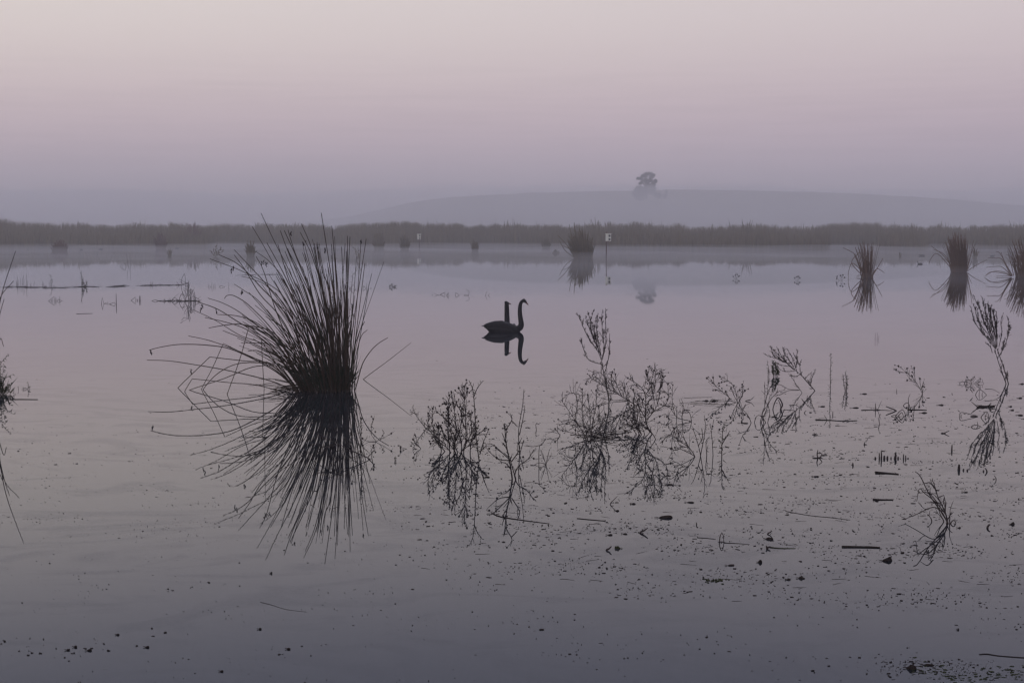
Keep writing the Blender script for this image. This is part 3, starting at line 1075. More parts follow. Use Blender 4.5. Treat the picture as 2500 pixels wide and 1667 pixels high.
clump('rush_tussock', 'broad rush tussock cut off by the right edge of the picture', 'rush', 2514, 676, 42, 106, 330, 'rush_far', -0.05, 0.30, 'rush tussocks in the right middle distance',
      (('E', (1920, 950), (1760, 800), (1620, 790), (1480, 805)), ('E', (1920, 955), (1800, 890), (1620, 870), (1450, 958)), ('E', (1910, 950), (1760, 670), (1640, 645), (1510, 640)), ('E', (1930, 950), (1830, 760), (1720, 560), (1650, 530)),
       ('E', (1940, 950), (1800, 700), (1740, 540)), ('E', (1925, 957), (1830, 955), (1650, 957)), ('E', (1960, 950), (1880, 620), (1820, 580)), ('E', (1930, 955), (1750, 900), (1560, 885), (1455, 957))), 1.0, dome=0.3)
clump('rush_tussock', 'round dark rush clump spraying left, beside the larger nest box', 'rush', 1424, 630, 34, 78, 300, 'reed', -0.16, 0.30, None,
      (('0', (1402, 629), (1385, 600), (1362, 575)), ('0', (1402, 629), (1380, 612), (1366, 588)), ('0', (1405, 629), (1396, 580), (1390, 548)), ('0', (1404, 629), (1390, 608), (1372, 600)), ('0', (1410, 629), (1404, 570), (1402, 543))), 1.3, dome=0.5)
for lab, px, py, hw, hh, nn, mt in (
        ('low rusty bush at the foot of the far reeds, near the left edge', 148, 613, 26, 27, 190, 'reed_rust'),
        ('grey rush clump in the mist, left of the pair of clumps before the far reeds', 926, 607, 17, 40, 170, 'reed'),
        ('grey rush clump just left of the smaller nest box', 989, 609, 14, 36, 150, 'reed'),
        ('narrow grey rush clump standing in the mist above the swans', 1160, 612, 11, 27, 110, 'reed'),
        ('green rush clump seen through the upper left stems of the big tussock', 613, 626, 13, 38, 130, 'reed'),
        ('faint tuft in the mist left of the round dark rush clump', 1333, 606, 14, 28, 90, 'reed'),
        ('tiny tuft standing alone before the left reeds', 416, 625, 5, 18, 30, 'reed'),
        ('low dark tuft in the water just left of the round dark rush clump', 1357, 618, 13, 10, 60, 'reed'),
        ('small tuft half hidden behind the thick upright tussock', 2378, 630, 6, 28, 50, 'reed'),
        ('thin tuft between the slender tussock and the thick upright tussock', 2196, 626, 3, 13, 14, 'reed'),
        ('rust coloured bush against the far reeds on the left', 395, 607, 17, 40, 150, 'reed_rust'),
        ('tall rusty bush at the top of the far reeds on the left', 474, 602, 22, 60, 150, 'reed_rust'),
        ('feathery tuft rising above the far reeds at the right of centre', 1822, 604, 14, 68, 60, 'reed'),
        ('spiky tuft rising above the far reeds behind the larger nest box', 1458, 603, 10, 68, 30, 'reed')):
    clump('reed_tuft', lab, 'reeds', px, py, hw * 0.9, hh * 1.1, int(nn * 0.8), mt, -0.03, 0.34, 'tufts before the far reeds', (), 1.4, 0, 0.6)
plant('leafy_shrub', 'thin leafy shrub in the mist behind the upper left of the big tussock', 'shrub', 'B', (1480, 480),
      [[(1470, 480), (1480, 380), (1490, 270)], [(1475, 480), (1530, 380), (1560, 320)], [(1465, 480), (1420, 420), (1370, 370)], [(1480, 460), (1540, 420), (1600, 370)], [(1470, 470), (1440, 400), (1430, 350)]],
      'leafy', 0.012, own=dict(step=0.05, ll=(0.12, 0.3), lw=0.06), mats=('reed', 'seed', 'reed'))
plant('leafy_shrub', 'thin leaning shrub in the mist beside the tallest rush stem', 'shrub', 'C', (240, 690),
      [[(240, 690), (220, 590), (190, 500), (130, 430)], [(240, 690), (245, 580), (240, 470)], [(240, 690), (270, 600), (290, 540)]],
      'leafy', 0.010, own=dict(step=0.06, ll=(0.1, 0.22), lw=0.04), mats=('reed', 'seed', 'reed'))

# ---------------------------------------------------------------- trees on the hill
def hill_z(px, y):
    top = (HORIZON - lerp_list(crest, 1250 + ((px - 1250) / FPX * y) / HILL_Y * FPX)) / FPX * HILL_Y + CAMH
    t = (y - 376) / (HILL_Y + 40 - 376)
    return -0.6 + (top + 0.6) * math.sin(min(t, 1.0) * math.pi / 2) ** 1.2


def hill_tree(name, label, px, y, clumps, trunk_h, seed, n_leaf, leaf=0.42, cat='tree'):
    jr = random.Random(seed + 50)
    clumps = [(q[0] * k + jr.gauss(0, .25), q[1] * .80 + jr.gauss(0, .18), q[2] * .8 * jr.uniform(.7, 1.1), q[3] * .8 * jr.uniform(.8, 1.5)) for q in clumps for k in (.86, .7)]
    trunk_h, leaf = trunk_h * 0.8, leaf * 0.8
    rg_ = random.Random(seed)
    x = (px - 1250) / FPX * y
    z0 = hill_z(px, y) - 0.4
    root = empty(name, (x, y, z0), label, cat)
    tr = MB()
    base = np.array([x, y, z0])
    top = base + np.array([0.1, 0, trunk_h])
    if trunk_h > 0:
        tr.tube(spline([base, base + np.array([.15, .1, trunk_h * .5]), top], 4), .32 * trunk_h / 4, .18 * trunk_h / 4, 7)
        for (dx, dz, rx, rz) in clumps:
            e = base + np.array([dx, rg_.uniform(-.8, .8), dz])
            tr.tube(spline([base + np.array([.1, 0, trunk_h * rg_.uniform(.5, 1)]), (top + e) / 2 + np.array([0, 0, .2]), e], 4), .13, .04, 5)
        tr.build('trunk', M['bark'], root, True)
    cr = MB()
    for (dx, dz, rx, rz) in clumps:
        for _ in range(n_leaf):
            a, b = rg_.uniform(0, 2 * math.pi), math.acos(rg_.uniform(-1, 1))
            q = rg_.random() ** 0.45
            p = base + np.array([dx + q * rx * math.sin(b) * math.cos(a), q * rx * .9 * math.sin(b) * math.sin(a), dz + q * rz * math.cos(b)])
            cr.blade(p, np.array([rg_.gauss(0, 1), rg_.gauss(0, 1), rg_.gauss(-.3, 1)]), rg_.uniform(.6, 1.3) * leaf, leaf * .6)
    cr.build('crown', M['crown'], root, False, 'stuff')
    return root


hill_tree('gum_tree', 'tall hazy tree with an open layered crown on the misty hill', 1577, 445,
          [(-1.2, 9.3, 1.5, .7), (.6, 9.7, 1.5, .65), (2.0, 8.8, 1.2, .6), (-2.4, 8.0, 1.1, .7), (-.4, 7.6, 1.5, .7), (1.4, 7.2, 1.3, .7), (3.0, 7.3, 1.0, .7), (2.6, 5.8, 1.1, .8), (.6, 5.6, 1.3, .8),
           (3.0, 4.3, 1.0, 1.0), (1.4, 3.4, 1.5, 1.2), (3.0, 2.3, 1.0, 1.2), (-2.5, 6.3, .8, .6)], 5.0, 4, 190, 0.36)
hill_tree('bushy_tree', 'lower rounded tree at the left foot of the tall hazy tree', 1559, 441,
          [(-1.2, 4.6, 1.4, 1.0), (.6, 5.0, 1.5, .9), (-.4, 3.2, 2.2, 1.5), (1.4, 3.2, 1.8, 1.5), (.3, 1.6, 2.4, 1.3), (-1.6, 2.6, 1.4, 1.2), (2.0, 4.3, 1.2, .9)], 2.2, 5, 220, 0.42)
hill_tree('hill_shrub', 'small hazy shrub on the hill just right of the tall tree', 1606, 445, [(0, 2.4, 1.0, .8), (.5, 1.4, 1.3, 1.0), (-.4, 1.2, 1.1, .9)], 0.8, 6, 70, 0.3, 'shrub')
hill_tree('hill_shrub', 'pointed hazy shrub, rightmost of the plants beside the tall hill tree', 1623, 445, [(0, 2.9, .5, .9), (0, 1.7, .9, .9), (-.3, 1.0, 1.0, .8)], 0.8, 7, 70, 0.3, 'shrub')

# ---------------------------------------------------------------- ducks
def duck(px, py, length, face, label, neck_up=0.10):
    loc = G(px, py)
    root = empty('duck', loc, label, 'duck', 'small ducks on the water')
    b = MB()
    L = length
    loft(b, [(-.5 * L, .05 * L + .03, .01, .008), (-.42 * L, .10 * L, .05 * L, .05 * L), (-.25 * L, .08 * L, .15 * L, .13 * L), (0, .06 * L, .19 * L, .17 * L), (.22 * L, .05 * L, .16 * L, .15 * L), (.36 * L, .05 * L, .08 * L, .08 * L)], 10)
    hz = .12 * L + neck_up
    b.tube(spline([(.28 * L, 0, .06 * L), (.38 * L, 0, hz * .7), (.40 * L, 0, hz)], 4), .07 * L, .05 * L, 8)
    b.tube(np.array([(.36 * L, 0, hz), (.42 * L, 0, hz + .01), (.48 * L, 0, hz)]), .065 * L, .05 * L, 8)
    c, s = math.cos(face), math.sin(face)
    pl = lambda mb: [np.array([loc[0] + v[0] * c - v[1] * s, loc[1] + v[0] * s + v[1] * c, v[2]]) for v in mb.v]
    b.v = pl(b)
    remeshed('body', b, 0.016, M['duck'], root)
    bl = MB()
    bl.tube(np.array([(.48 * L, 0, hz - .005), (.56 * L, 0, hz - .012), (.62 * L, 0, hz - .015)]), .028 * L, .02 * L, 6)
    bl.v = pl(bl)
    bl.build('bill', M['post'], root)


duck(68, 610, .30, R(95), 'small dark duck before the reeds, nearest the left edge', .05)
duck(199, 610, .42, R(170), 'small dark duck just right of the low rusty bush', .06)
duck(246, 609, .42, R(20), 'small dark duck, second to the right of the low rusty bush', .03)
duck(432, 607, .46, R(5), 'small dark duck above the floating reed mats on the left', .03)
duck(2251, 625, .50, R(175), 'small low duck left of the thick upright tussock', .02)
duck(2423, 626, .44, R(8), 'small dark duck between the thick tussock and the right edge', .05)
duck(2246, 645, .36, R(172), 'small duck with its neck raised, on open water left of the thick tussock', .12)

# ---------------------------------------------------------------- weeds of the right foreground
SEED2 = dict(step=0.020)
plant('seedy_weed', 'dense brown weed with many upright seedy stems, right of the big tussock reflection', 'weed', '4', (545, 762),
      [[(470, 762), (458, 600), (460, 420), (465, 290)], [(505, 765), (520, 620), (520, 500), (490, 310)], [(585, 768), (605, 640), (600, 450), (590, 215)], [(400, 750), (385, 660), (380, 540)],
       [(430, 755), (350, 660), (330, 540), (330, 400)], [(570, 720), (540, 600), (430, 480), (365, 430)], [(600, 690), (650, 600), (640, 460), (630, 440)], [(600, 680), (700, 620), (760, 565)],
       [(440, 700), (300, 580), (295, 440)], [(500, 720), (560, 560), (575, 400)], [(590, 560), (540, 380), (425, 355)], [(595, 330), (545, 230)], [(595, 320), (620, 230)], [(640, 770), (650, 660), (690, 560)],
       [(535, 768), (480, 600), (450, 405)], [(480, 765), (400, 690), (310, 690)], [(560, 768), (640, 700), (700, 690)], [(520, 766), (430, 640), (400, 560)]], 'seed', 0.0048, own=dict(step=0.015, twig=0.9))
plant('leafy_weed', 'tall thin leafy stem with a forked tip beside the dense seedy weed', 'weed', '4', (715, 835),
      [[(715, 835), (690, 640), (668, 280), (630, 165)], [(672, 300), (700, 230), (745, 170)], [(720, 780), (750, 680), (795, 570)], [(722, 760), (780, 700)]], 'spiky', 0.0048, own=dict(step=0.013))
plant('leaning_weed', 'short weed leaning left with a bushy tip, left of the dense seedy weed', 'weed', '4', (272, 567),
      [[(272, 567), (230, 510), (190, 455), (160, 380)], [(190, 455), (212, 428)], [(185, 445), (145, 420)], [(272, 567), (300, 550), (330, 545)]], 'spiky', 0.004, own=dict(step=0.010))
plant('floating_sprig', 'small sprig with seed heads lying on the water below the leaning weed', 'weed', '4', (200, 738),
      [[(230, 732), (190, 700), (165, 655)], [(200, 738), (130, 740), (60, 718)], [(90, 745), (62, 730)]], 'seed', 0.003)
plant('forked_weed', 'forked brown weed with spreading bare branches, second group right of the big tussock', 'weed', '4', (1000, 985),
      [([(990, 985), (970, 850), (940, 690), (925, 520)], 1.3), [(1020, 985), (985, 870), (975, 800)], [(975, 830), (900, 760), (830, 700), (780, 690)], [(980, 830), (880, 820), (800, 760)],
       [(985, 840), (1050, 740), (1040, 680)], [(1010, 960), (1040, 880), (1120, 820), (1170, 740)], [(940, 690), (905, 600)], [(935, 580), (985, 500), (985, 460)], [(985, 500), (1035, 550)],
       [(980, 900), (930, 850), (870, 850)]], 'bare', 0.0048, own=dict(step=0.03, seed=0.25, sr=0.008, leaf=0.3, ll=(0.015, 0.03)))
plant('tall_weed', 'tall slim weed stem just right of the forked brown weed', 'weed', '4', (1052, 782),
      [[(1052, 782), (1045, 680), (1045, 560), (1075, 380), (1088, 240)], [(1050, 620), (1080, 480), (1095, 385)], [(1048, 690), (1070, 640)], [(1052, 782), (1075, 700), (1085, 660)]], 'spiky', 0.0045, own=dict(step=0.03))
plant('bare_weed', 'small bare forked weed between the forked weed and the plume weed', 'weed', '4', (1270, 868),
      [[(1270, 868), (1250, 800), (1230, 740)], [(1272, 868), (1285, 800), (1300, 740)], [(1268, 868), (1210, 850), (1140, 890)], [(1212, 868), (1215, 720), (1245, 690), (1268, 650)], [(1240, 700), (1165, 715), (1090, 708)]], 'bare', 0.0032)

# cluster with the tall plume
plant('plume_weed', 'tall weed with a feathery fan of fine twigs, above the tangled weeds in the centre', 'weed', '5', (464, 795),
      [([(464, 795), (460, 740), (440, 640), (418, 520), (410, 470)], 1.3), [(410, 470), (380, 400), (330, 330), (290, 260), (250, 160)], [(415, 500), (340, 480), (300, 440), (260, 330)],
       [(405, 440), (370, 330), (345, 230), (310, 120)], [(408, 440), (385, 330), (375, 230), (385, 130)], [(410, 460), (430, 380), (415, 250), (412, 140)], [(415, 470), (440, 350), (440, 230), (437, 120)],
       [(420, 520), (455, 480), (468, 380), (468, 280)], [(400, 420), (350, 300), (330, 210), (350, 120)], [(430, 560), (440, 540), (455, 480)], [(380, 380), (330, 260), (300, 180)], [(375, 340), (360, 240), (375, 150)]],
      'plume', 0.0045, mats=('weed', 'seed', 'weed'))
plant('slanting_weed', 'seedy weed slanting left out of the water just right of the tall plume stem', 'weed', '5', (655, 796),
      [([(655, 796), (560, 735), (470, 680), (400, 640), (330, 600), (295, 640)], 1.2), [(560, 735), (520, 650), (512, 570)], [(470, 680), (440, 610), (400, 560), (350, 570)], [(500, 700), (480, 610), (490, 560)],
       [(600, 770), (580, 690), (590, 640)], [(430, 660), (380, 600), (330, 590)], [(520, 715), (430, 700), (370, 680)], [(600, 765), (480, 760), (400, 740)], [(640, 790), (650, 720), (640, 680)]], 'tangle', 0.0042, own=dict(seed=0.3))
plant('tangled_weed', 'tangled brown weed at the left foot of the tall plume weed', 'weed', '5', (300, 1045),
      [[(300, 1045), (250, 950), (190, 860), (120, 760)], [(310, 1040), (275, 900), (272, 680)], [(330, 1040), (350, 900), (370, 800), (370, 690)], [(220, 880), (235, 800), (215, 710), (140, 725)],
       [(340, 1035), (420, 930), (440, 860)], [(345, 1020), (300, 960), (160, 930)], [(250, 950), (200, 900), (130, 910)], [(300, 1040), (210, 1000), (130, 980)], [(360, 1040), (400, 960), (390, 800)],
       [(110, 1015), (75, 965)], [(280, 1040), (330, 930), (310, 720)]], 'tangle', 0.0042)
plant('tangled_weed', 'tangled brown weed topped with round seed heads, right of the tall plume weed', 'weed', '5', (765, 1003),
      [([(775, 1003), (745, 960), (725, 880), (730, 760), (700, 670), (600, 600)], 1.3), [(730, 720), (760, 660), (735, 575)], [(730, 800), (790, 700), (800, 560), (825, 535)], [(740, 900), (810, 800), (840, 650), (855, 590)],
       [(745, 860), (880, 780), (890, 640)], [(720, 880), (670, 780), (680, 750)], [(740, 930), (640, 960), (560, 1000)], [(720, 940), (650, 900), (570, 870)], [(760, 990), (690, 930), (620, 940)], [(790, 760), (770, 640), (790, 545)],
       [(700, 1005), (660, 960), (580, 985)], [(720, 1005), (700, 960), (640, 930)], [(800, 1042), (770, 990), (745, 960)], [(680, 1005), (640, 890), (600, 760)], [(660, 1005), (600, 930), (540, 960)], [(690, 1000), (640, 880), (700, 790)], [(810, 700), (850, 650), (830, 570)]], 'tangle', 0.0044, own=dict(seed=0.34, sr=0.007))
plant('curled_weed', 'curled weed bent left to the water, right of the seed headed tangle', 'weed', '5', (1060, 914),
      [[(1060, 914), (960, 885), (900, 810), (840, 790)], [(1060, 914), (1045, 850), (1010, 830)], [(990, 890), (1000, 800), (990, 760)], [(950, 880), (955, 800)], [(1055, 914), (960, 930), (880, 880)], [(940, 870), (920, 760), (925, 650)],
       [(900, 900), (870, 860), (830, 880)]], 'tangle', 0.004, own=dict(step=0.03))
plant('curled_weed', 'low looping weed on the water below the curled weed', 'weed', '5', (1085, 1167),
      [[(1085, 1167), (1040, 1100), (980, 1060), (900, 1010), (850, 1060)], [(1040, 1100), (970, 1080), (965, 1000)], [(1085, 1167), (1000, 1120), (940, 1100)], [(960, 1060), (930, 960)], [(1000, 1090), (950, 1120), (910, 1110)]], 'tangle', 0.0038, own=dict(step=0.035))
plant('bare_weed', 'thin bare weed with upright forked stems, left of the spiky leaf stem', 'weed', '5', (1150, 1160),
      [[(1125, 1160), (1110, 1090), (1080, 990), (1060, 960)], [(1125, 1160), (1150, 1030), (1160, 930), (1150, 895)], [(1170, 1160), (1165, 1060), (1190, 1020)], [(1215, 1160), (1210, 1060), (1200, 950)], [(1110, 1090), (1140, 1020), (1130, 960)]], 'bare', 0.0038)
plant('spiky_weed', 'single spiky leaf stem standing right of the central weeds', 'weed', '5', (1278, 1170), [[(1278, 1170), (1280, 1060), (1287, 945)], [(1279, 1080), (1320, 1010), (1330, 990)]], 'spiky', 0.0045, own=dict(ll=(0.03, 0.07)))

# right hand weeds
plant('seedy_weed', 'sprawling weed with round seed heads leaning left, left of the leaning plume weed', 'weed', '6', (405, 668),
      [[(342, 634), (260, 560), (180, 490), (105, 425)], [(412, 672), (405, 590), (370, 500), (320, 450), (240, 410)], [(418, 672), (380, 600), (350, 530)], [(425, 672), (460, 600), (490, 550)],
       [(430, 672), (465, 580), (462, 490)], [(330, 625), (300, 560)], [(320, 455), (255, 465)], [(180, 490), (170, 420)], [(260, 560), (195, 545)], [(400, 670), (330, 655), (290, 660)], [(342, 634), (400, 655), (415, 672)]], 'seed', 0.004, own=dict(step=0.03, seed=0.55, sr=0.008))
plant('bent_reed', 'dark bent stem like a hook just right of the sprawling seedy weed', 'reed', '6', (495, 657), [[(495, 657), (545, 645), (585, 608)], [(500, 656), (545, 640)]], 'none', 0.005)
plant('plume_weed', 'weed leaning far to the left with a feathery fan of twigs at its end', 'weed', '6', (1195, 552),
      [([(1195, 552), (1140, 490), (1060, 400), (1000, 350)], 1.35), [(1000, 350), (930, 290), (850, 240), (725, 205)], [(980, 340), (900, 260), (820, 180), (760, 135)], [(1000, 350), (940, 250), (890, 190), (870, 120)],
       [(960, 310), (840, 290), (800, 260)], [(1020, 380), (980, 250), (940, 170)], [(1050, 390), (1040, 290), (1000, 220), (975, 170)], [(1030, 290), (1010, 220), (1020, 155)], [(990, 355), (880, 355), (800, 300)],
       [(1040, 390), (1000, 410), (960, 405)], [(1145, 490), (1165, 430), (1190, 360)], [(1090, 440), (1130, 390)], [(930, 290), (850, 190), (830, 150)], [(900, 270), (800, 220), (770, 170)], [(870, 250), (810, 200), (800, 140)], [(1170, 530), (1140, 525)]],
      'plume', 0.0042, mats=('weed', 'seed', 'weed'), spread=0.3)
plant('leafy_weed', 'dense green leafy weed standing under the tip of the leaning plume weed', 'weed', '6', (795, 410),
      [[(775, 408), (778, 330), (775, 255)], [(800, 408), (800, 330), (790, 270)], [(820, 408), (830, 380), (835, 350)], [(785, 408), (770, 350), (762, 300)], [(810, 408), (815, 360), (805, 310)]], 'leafy', 0.004, own=dict(step=0.004))
plant('spiky_weed', 'brown spiky stem just left of the dense green leafy weed', 'weed', '6', (722, 410), [[(722, 410), (727, 330), (715, 250)], [(732, 410), (735, 340)]], 'spiky', 0.004)
plant('bare_weed', 'thin bare stem leaning left below the leaning plume weed', 'weed', '6', (1065, 573), [[(1065, 573), (1000, 480), (950, 395)], [(1040, 545), (930, 536), (870, 500), (810, 485)]], 'bare', 0.0036, own=dict(leaf=0.4, ll=(0.01, 0.03), step=0.03))
plant('spiky_weed', 'tall straight spiky stem standing alone right of the leaning plume weed', 'weed', '6', (1352, 549), [[(1352, 549), (1350, 400), (1355, 280), (1357, 175)]], 'spiky', 0.0042, own=dict(step=0.016, ll=(0.02, 0.05)))
plant('leafy_weed', 'short leafy stem right of the tall straight spiky stem', 'weed', '6', (1507, 553), [[(1507, 553), (1510, 450), (1502, 360)], [(1515, 553), (1520, 460), (1515, 400)], [(1500, 553), (1485, 470), (1482, 395)]], 'spiky', 0.004, own=dict(step=0.009))
plant('bare_weed', 'bare weed bent to a point at the water, below the sprawling seedy weed', 'weed', '6', (552, 874), [[(552, 874), (520, 800), (470, 740), (440, 650)], [(500, 790), (450, 775), (420, 780)], [(470, 740), (500, 690)]], 'bare', 0.0042)
plant('bare_weed', 'upright group of thin twisting stems below the leaning plume weed', 'weed', '6', (680, 872),
      [[(645, 872), (670, 770), (690, 700), (690, 460)], [(680, 872), (665, 780), (720, 690), (745, 590)], [(720, 872), (740, 760), (690, 640)], [(655, 872), (700, 760), (750, 640), (830, 560), (900, 545)], [(585, 869), (605, 815)], [(700, 872), (640, 800), (600, 815)],
       [(690, 700), (730, 540), (790, 500)]], 'bare', 0.0042, own=dict(step=0.035, leaf=0.2, ll=(0.01, 0.03)))
plant('arched_reed', 'dark arched leaf standing in the water below the leaning plume weed', 'reed', '6', (830, 742), [([(848, 742), (868, 690), (830, 622), (795, 660), (770, 742)], 1.4), [(856, 742), (845, 690), (825, 640)]], 'none', 0.006)
plant('plume_weed', 'tall weed on two stems with a dense feathery crown, rightmost in the water', 'weed', '7', (1400, 808),
      [([(1405, 808), (1370, 690), (1340, 600), (1310, 520)], 1.5), ([(1385, 808), (1340, 680), (1310, 590), (1290, 520)], 1.3), [(1300, 520), (1250, 440), (1180, 380), (1115, 270), (1098, 185)], [(1300, 520), (1220, 420), (1150, 280), (1115, 145)],
       [(1300, 510), (1240, 380), (1170, 200), (1125, 100)], [(1305, 510), (1250, 350), (1210, 200), (1185, 98)], [(1305, 500), (1280, 350), (1240, 220), (1235, 125)], [(1310, 500), (1300, 350), (1285, 260), (1280, 185)], [(1310, 490), (1305, 330), (1265, 190)],
       [(1325, 500), (1350, 380), (1340, 300), (1355, 240)], [(1330, 570), (1370, 500), (1400, 400), (1405, 270)], [(1340, 570), (1365, 480), (1378, 420)], [(1270, 550), (1255, 500), (1230, 480)], [(1400, 400), (1418, 340)],
       [(1260, 420), (1190, 270), (1160, 150)], [(1270, 420), (1220, 280), (1210, 140)], [(1285, 430), (1250, 280), (1260, 170)], [(1240, 400), (1170, 310), (1140, 200)], [(1295, 420), (1270, 300), (1250, 200)], [(1300, 400), (1310, 280), (1305, 220)]],
      'plume', 0.0046, mats=('weed', 'seed', 'weed'), own=dict(twig=0.32))
plant('seedy_weed', 'small weed with round seed heads leaning left, between the spiky stems and the rightmost plume', 'weed', '7', (690, 893),
      [[(690, 893), (640, 800), (575, 730), (490, 660)], [(630, 790), (625, 740), (622, 675)], [(560, 710), (510, 712), (470, 690)], [(640, 800), (600, 785), (562, 778)], [(690, 880), (670, 810), (668, 765)], [(690, 893), (692, 830)], [(575, 730), (560, 680)]],
      'seed', 0.0036, own=dict(step=0.04, seed=0.6, sr=0.009))
plant('low_bush_weed', 'low bushy sprig lying on the water left of the rightmost plume weed', 'weed', '7', (1100, 805),
      [[(1100, 805), (1080, 775), (1060, 752)], [(1110, 805), (1110, 770), (1120, 752)], [(1120, 805), (1150, 780), (1170, 765)], [(1090, 805), (1040, 790), (1000, 800)], [(1130, 805), (1180, 795), (1195, 798)], [(1095, 805), (1095, 770)], [(1060, 805), (1050, 780)], [(1150, 805), (1165, 785)]],
      'tangle', 0.003, own=dict(step=0.012, len=(0.03, 0.06)))
plant('dead_bush', 'dead bush of bent bare twigs in the right foreground, nearest of the plants', 'bush', '8', (1620, 892),
      [([(1620, 892), (1600, 790), (1530, 640), (1490, 500)], 1.3), ([(1625, 892), (1560, 780), (1450, 620), (1360, 440), (1310, 395)], 1.2), [(1600, 800), (1520, 700), (1400, 600), (1350, 560), (1325, 680)], [(1590, 790), (1600, 700), (1585, 620)],
       [(1530, 700), (1440, 600), (1340, 600)], [(1500, 560), (1450, 500), (1405, 510)], [(1640, 892), (1645, 800), (1645, 760)], [(1650, 892), (1680, 860), (1700, 890)], [(1570, 780), (1480, 735), (1330, 800), (1210, 850)], [(1585, 872), (1550, 800), (1520, 700)],
       [(1470, 872), (1460, 840), (1430, 800)], [(1540, 640), (1585, 620)], [(1450, 620), (1455, 550)], [(1610, 892), (1640, 820), (1670, 790)], [(1560, 700), (1420, 690)]], 'bare', 0.0042, own=dict(step=0.035, twig=0.5, leaf=0.15, ll=(0.015, 0.04)), lean=0.3)
# weeds in front of the big tussock's reflection
plant('lying_weed', 'twiggy weed slanting left across the reflection of the big tussock', 'weed', '2', (1842, 657),
      [([(1842, 657), (1700, 590), (1560, 520), (1450, 480)], 1.1), [(1700, 590), (1680, 500), (1690, 450)], [(1760, 620), (1770, 450), (1768, 330)], [(1600, 540), (1480, 560), (1390, 540)], [(1820, 645), (1870, 590), (1866, 545)], [(1560, 525), (1440, 610), (1380, 650)]],
      'tangle', 0.0042, own=dict(step=0.03))
plant('leafy_weed', 'short spiky sprig beside the right edge of the big tussock reflection', 'weed', '2', (1770, 640), [[(1770, 640), (1768, 480), (1768, 320)], [(1740, 640), (1745, 520)]], 'spiky', 0.004)
plant('seedy_weed', 'little seed headed sprig bent to the water, right of the tussock reflection', 'weed', '2', (1890, 517), [[(1890, 517), (1940, 490), (2010, 450)], [(1890, 517), (1850, 450), (1865, 335)], [(1940, 490), (1960, 500), (1990, 505)], [(1890, 517), (1830, 515), (1780, 490)]], 'seed', 0.003, own=dict(step=0.03))
plant('spiky_weed', 'thin spiky stem crossing the left part of the tussock reflection', 'weed', '2', (1002, 735), [[(1002, 735), (1001, 620), (1000, 490)]], 'spiky', 0.003, own=dict(step=0.03, ll=(0.01, 0.03)))
plant('stubby_weed', 'small dark leafy stub standing alone right of the tussock reflection', 'stub', '2', (2047, 667), [[(2047, 667), (2046, 640)], [(2040, 667), (2035, 645)]], 'leafy', 0.004, own=dict(ll=(0.01, 0.02)))

# ---------------------------------------------------------------- bent and broken stems standing in the shallows
def stubs(label, zone, base, stems, r=0.004, name='broken_reeds', cat='reeds', style='none', group=None, own=None):
    return plant(name, label, cat, zone, base, stems, style, r, group, 0, ('weed', 'seed', 'weed'), own, 0.1)


K = dict(kink=True)
stubs('folded stems making small triangles on the left water, nearest the left edge', 'A', (950, 1247), [[(845, 1247), (940, 1170), (950, 1247)], [(960, 1247), (970, 1180), (985, 1247)], [(1040, 1247), (1040, 1165)], [(1000, 1247), (1010, 1218), (1085, 1247)], [(890, 1247), (915, 1220), (920, 1247)]], 0.008, own=K)
stubs('folded stem like a narrow leaf on the left water beside a tall stub', 'A', (1790, 1292), [[(1765, 1292), (1778, 1185), (1808, 1292)], [(1875, 1292), (1875, 1260)], [(1810, 1292), (1845, 1280), (1860, 1292)]], 0.007, own=K)
stubs('tall straight dark stub on the left water', 'A', (2022, 1292), [([(2022, 1292), (2020, 1120)], 1.7), [(1900, 1303), (1990, 1270), (2005, 1303)]], 0.008, 'reed_stub', own=K)
stubs('folded stem triangle beside a pair of short thick stubs, left of the big tussock', 'B', (80, 1238), [[(0, 1238), (75, 1178), (78, 1238)], ([(148, 1238), (147, 1155)], 1.8), [(165, 1238), (166, 1160)], [(105, 1238), (120, 1222), (100, 1208)]], 0.008, own=K)
stubs('clump of broken upright stems left of the big tussock, tallest of the drowned clumps', 'B', (1030, 1247),
      [[(1010, 1247), (1000, 1100), (1000, 940)], [(940, 1247), (985, 1080), (1000, 930)], [(1040, 1247), (1025, 1060), (1070, 1070), (1085, 1247)], [(1105, 1247), (1108, 1095)], [(700, 1247), (760, 1190), (830, 1247)],
       [(830, 1247), (880, 1120), (950, 1200)], [(1120, 1247), (1125, 1185), (1205, 1247)], [(1050, 1247), (1045, 1060)], [(1000, 930), (970, 945), (900, 960)], [(940, 1247), (920, 1190)], [(990, 1247), (1010, 1160)], [(640, 1247), (700, 1235), (760, 1240)]], 0.009,
      style='bare', own=dict(step=0.07, twig=0.7, len=(0.1, 0.25)))
stubs('small flat diamond of folded stem left of the tallest drowned clump', 'B', (420, 1247), [[(360, 1247), (425, 1225), (490, 1247)]], 0.008, own=K)
stubs('tall arched stem looping out of the floating reed mat', 'B', (900, 972), [[(870, 972), (880, 880), (925, 770), (945, 860), (945, 972)], [(840, 970), (790, 910)], [(990, 930), (920, 945), (860, 972)]], 0.008)
stubs('pair of short straight shoots on the floating reed mat', 'B', (355, 972), [[(340, 972), (340, 910)], [(372, 972), (372, 910)]], 0.007)
stubs('row of short dark stubs left of the big tussock, below the leafy shrub', 'B', (1400, 1002), [[(1350, 1002), (1355, 950)], [(1405, 1002), (1408, 920)], [(1440, 1002), (1435, 950)], [(1463, 1002), (1460, 945)], [(1540, 1002), (1560, 980), (1630, 1002)], [(1385, 1002), (1370, 985)]], 0.008)
stubs('single thin shoot left of the big tussock stems', 'B', (1700, 1012), [[(1700, 1012), (1700, 925)]], 0.007, 'reed_shoot')
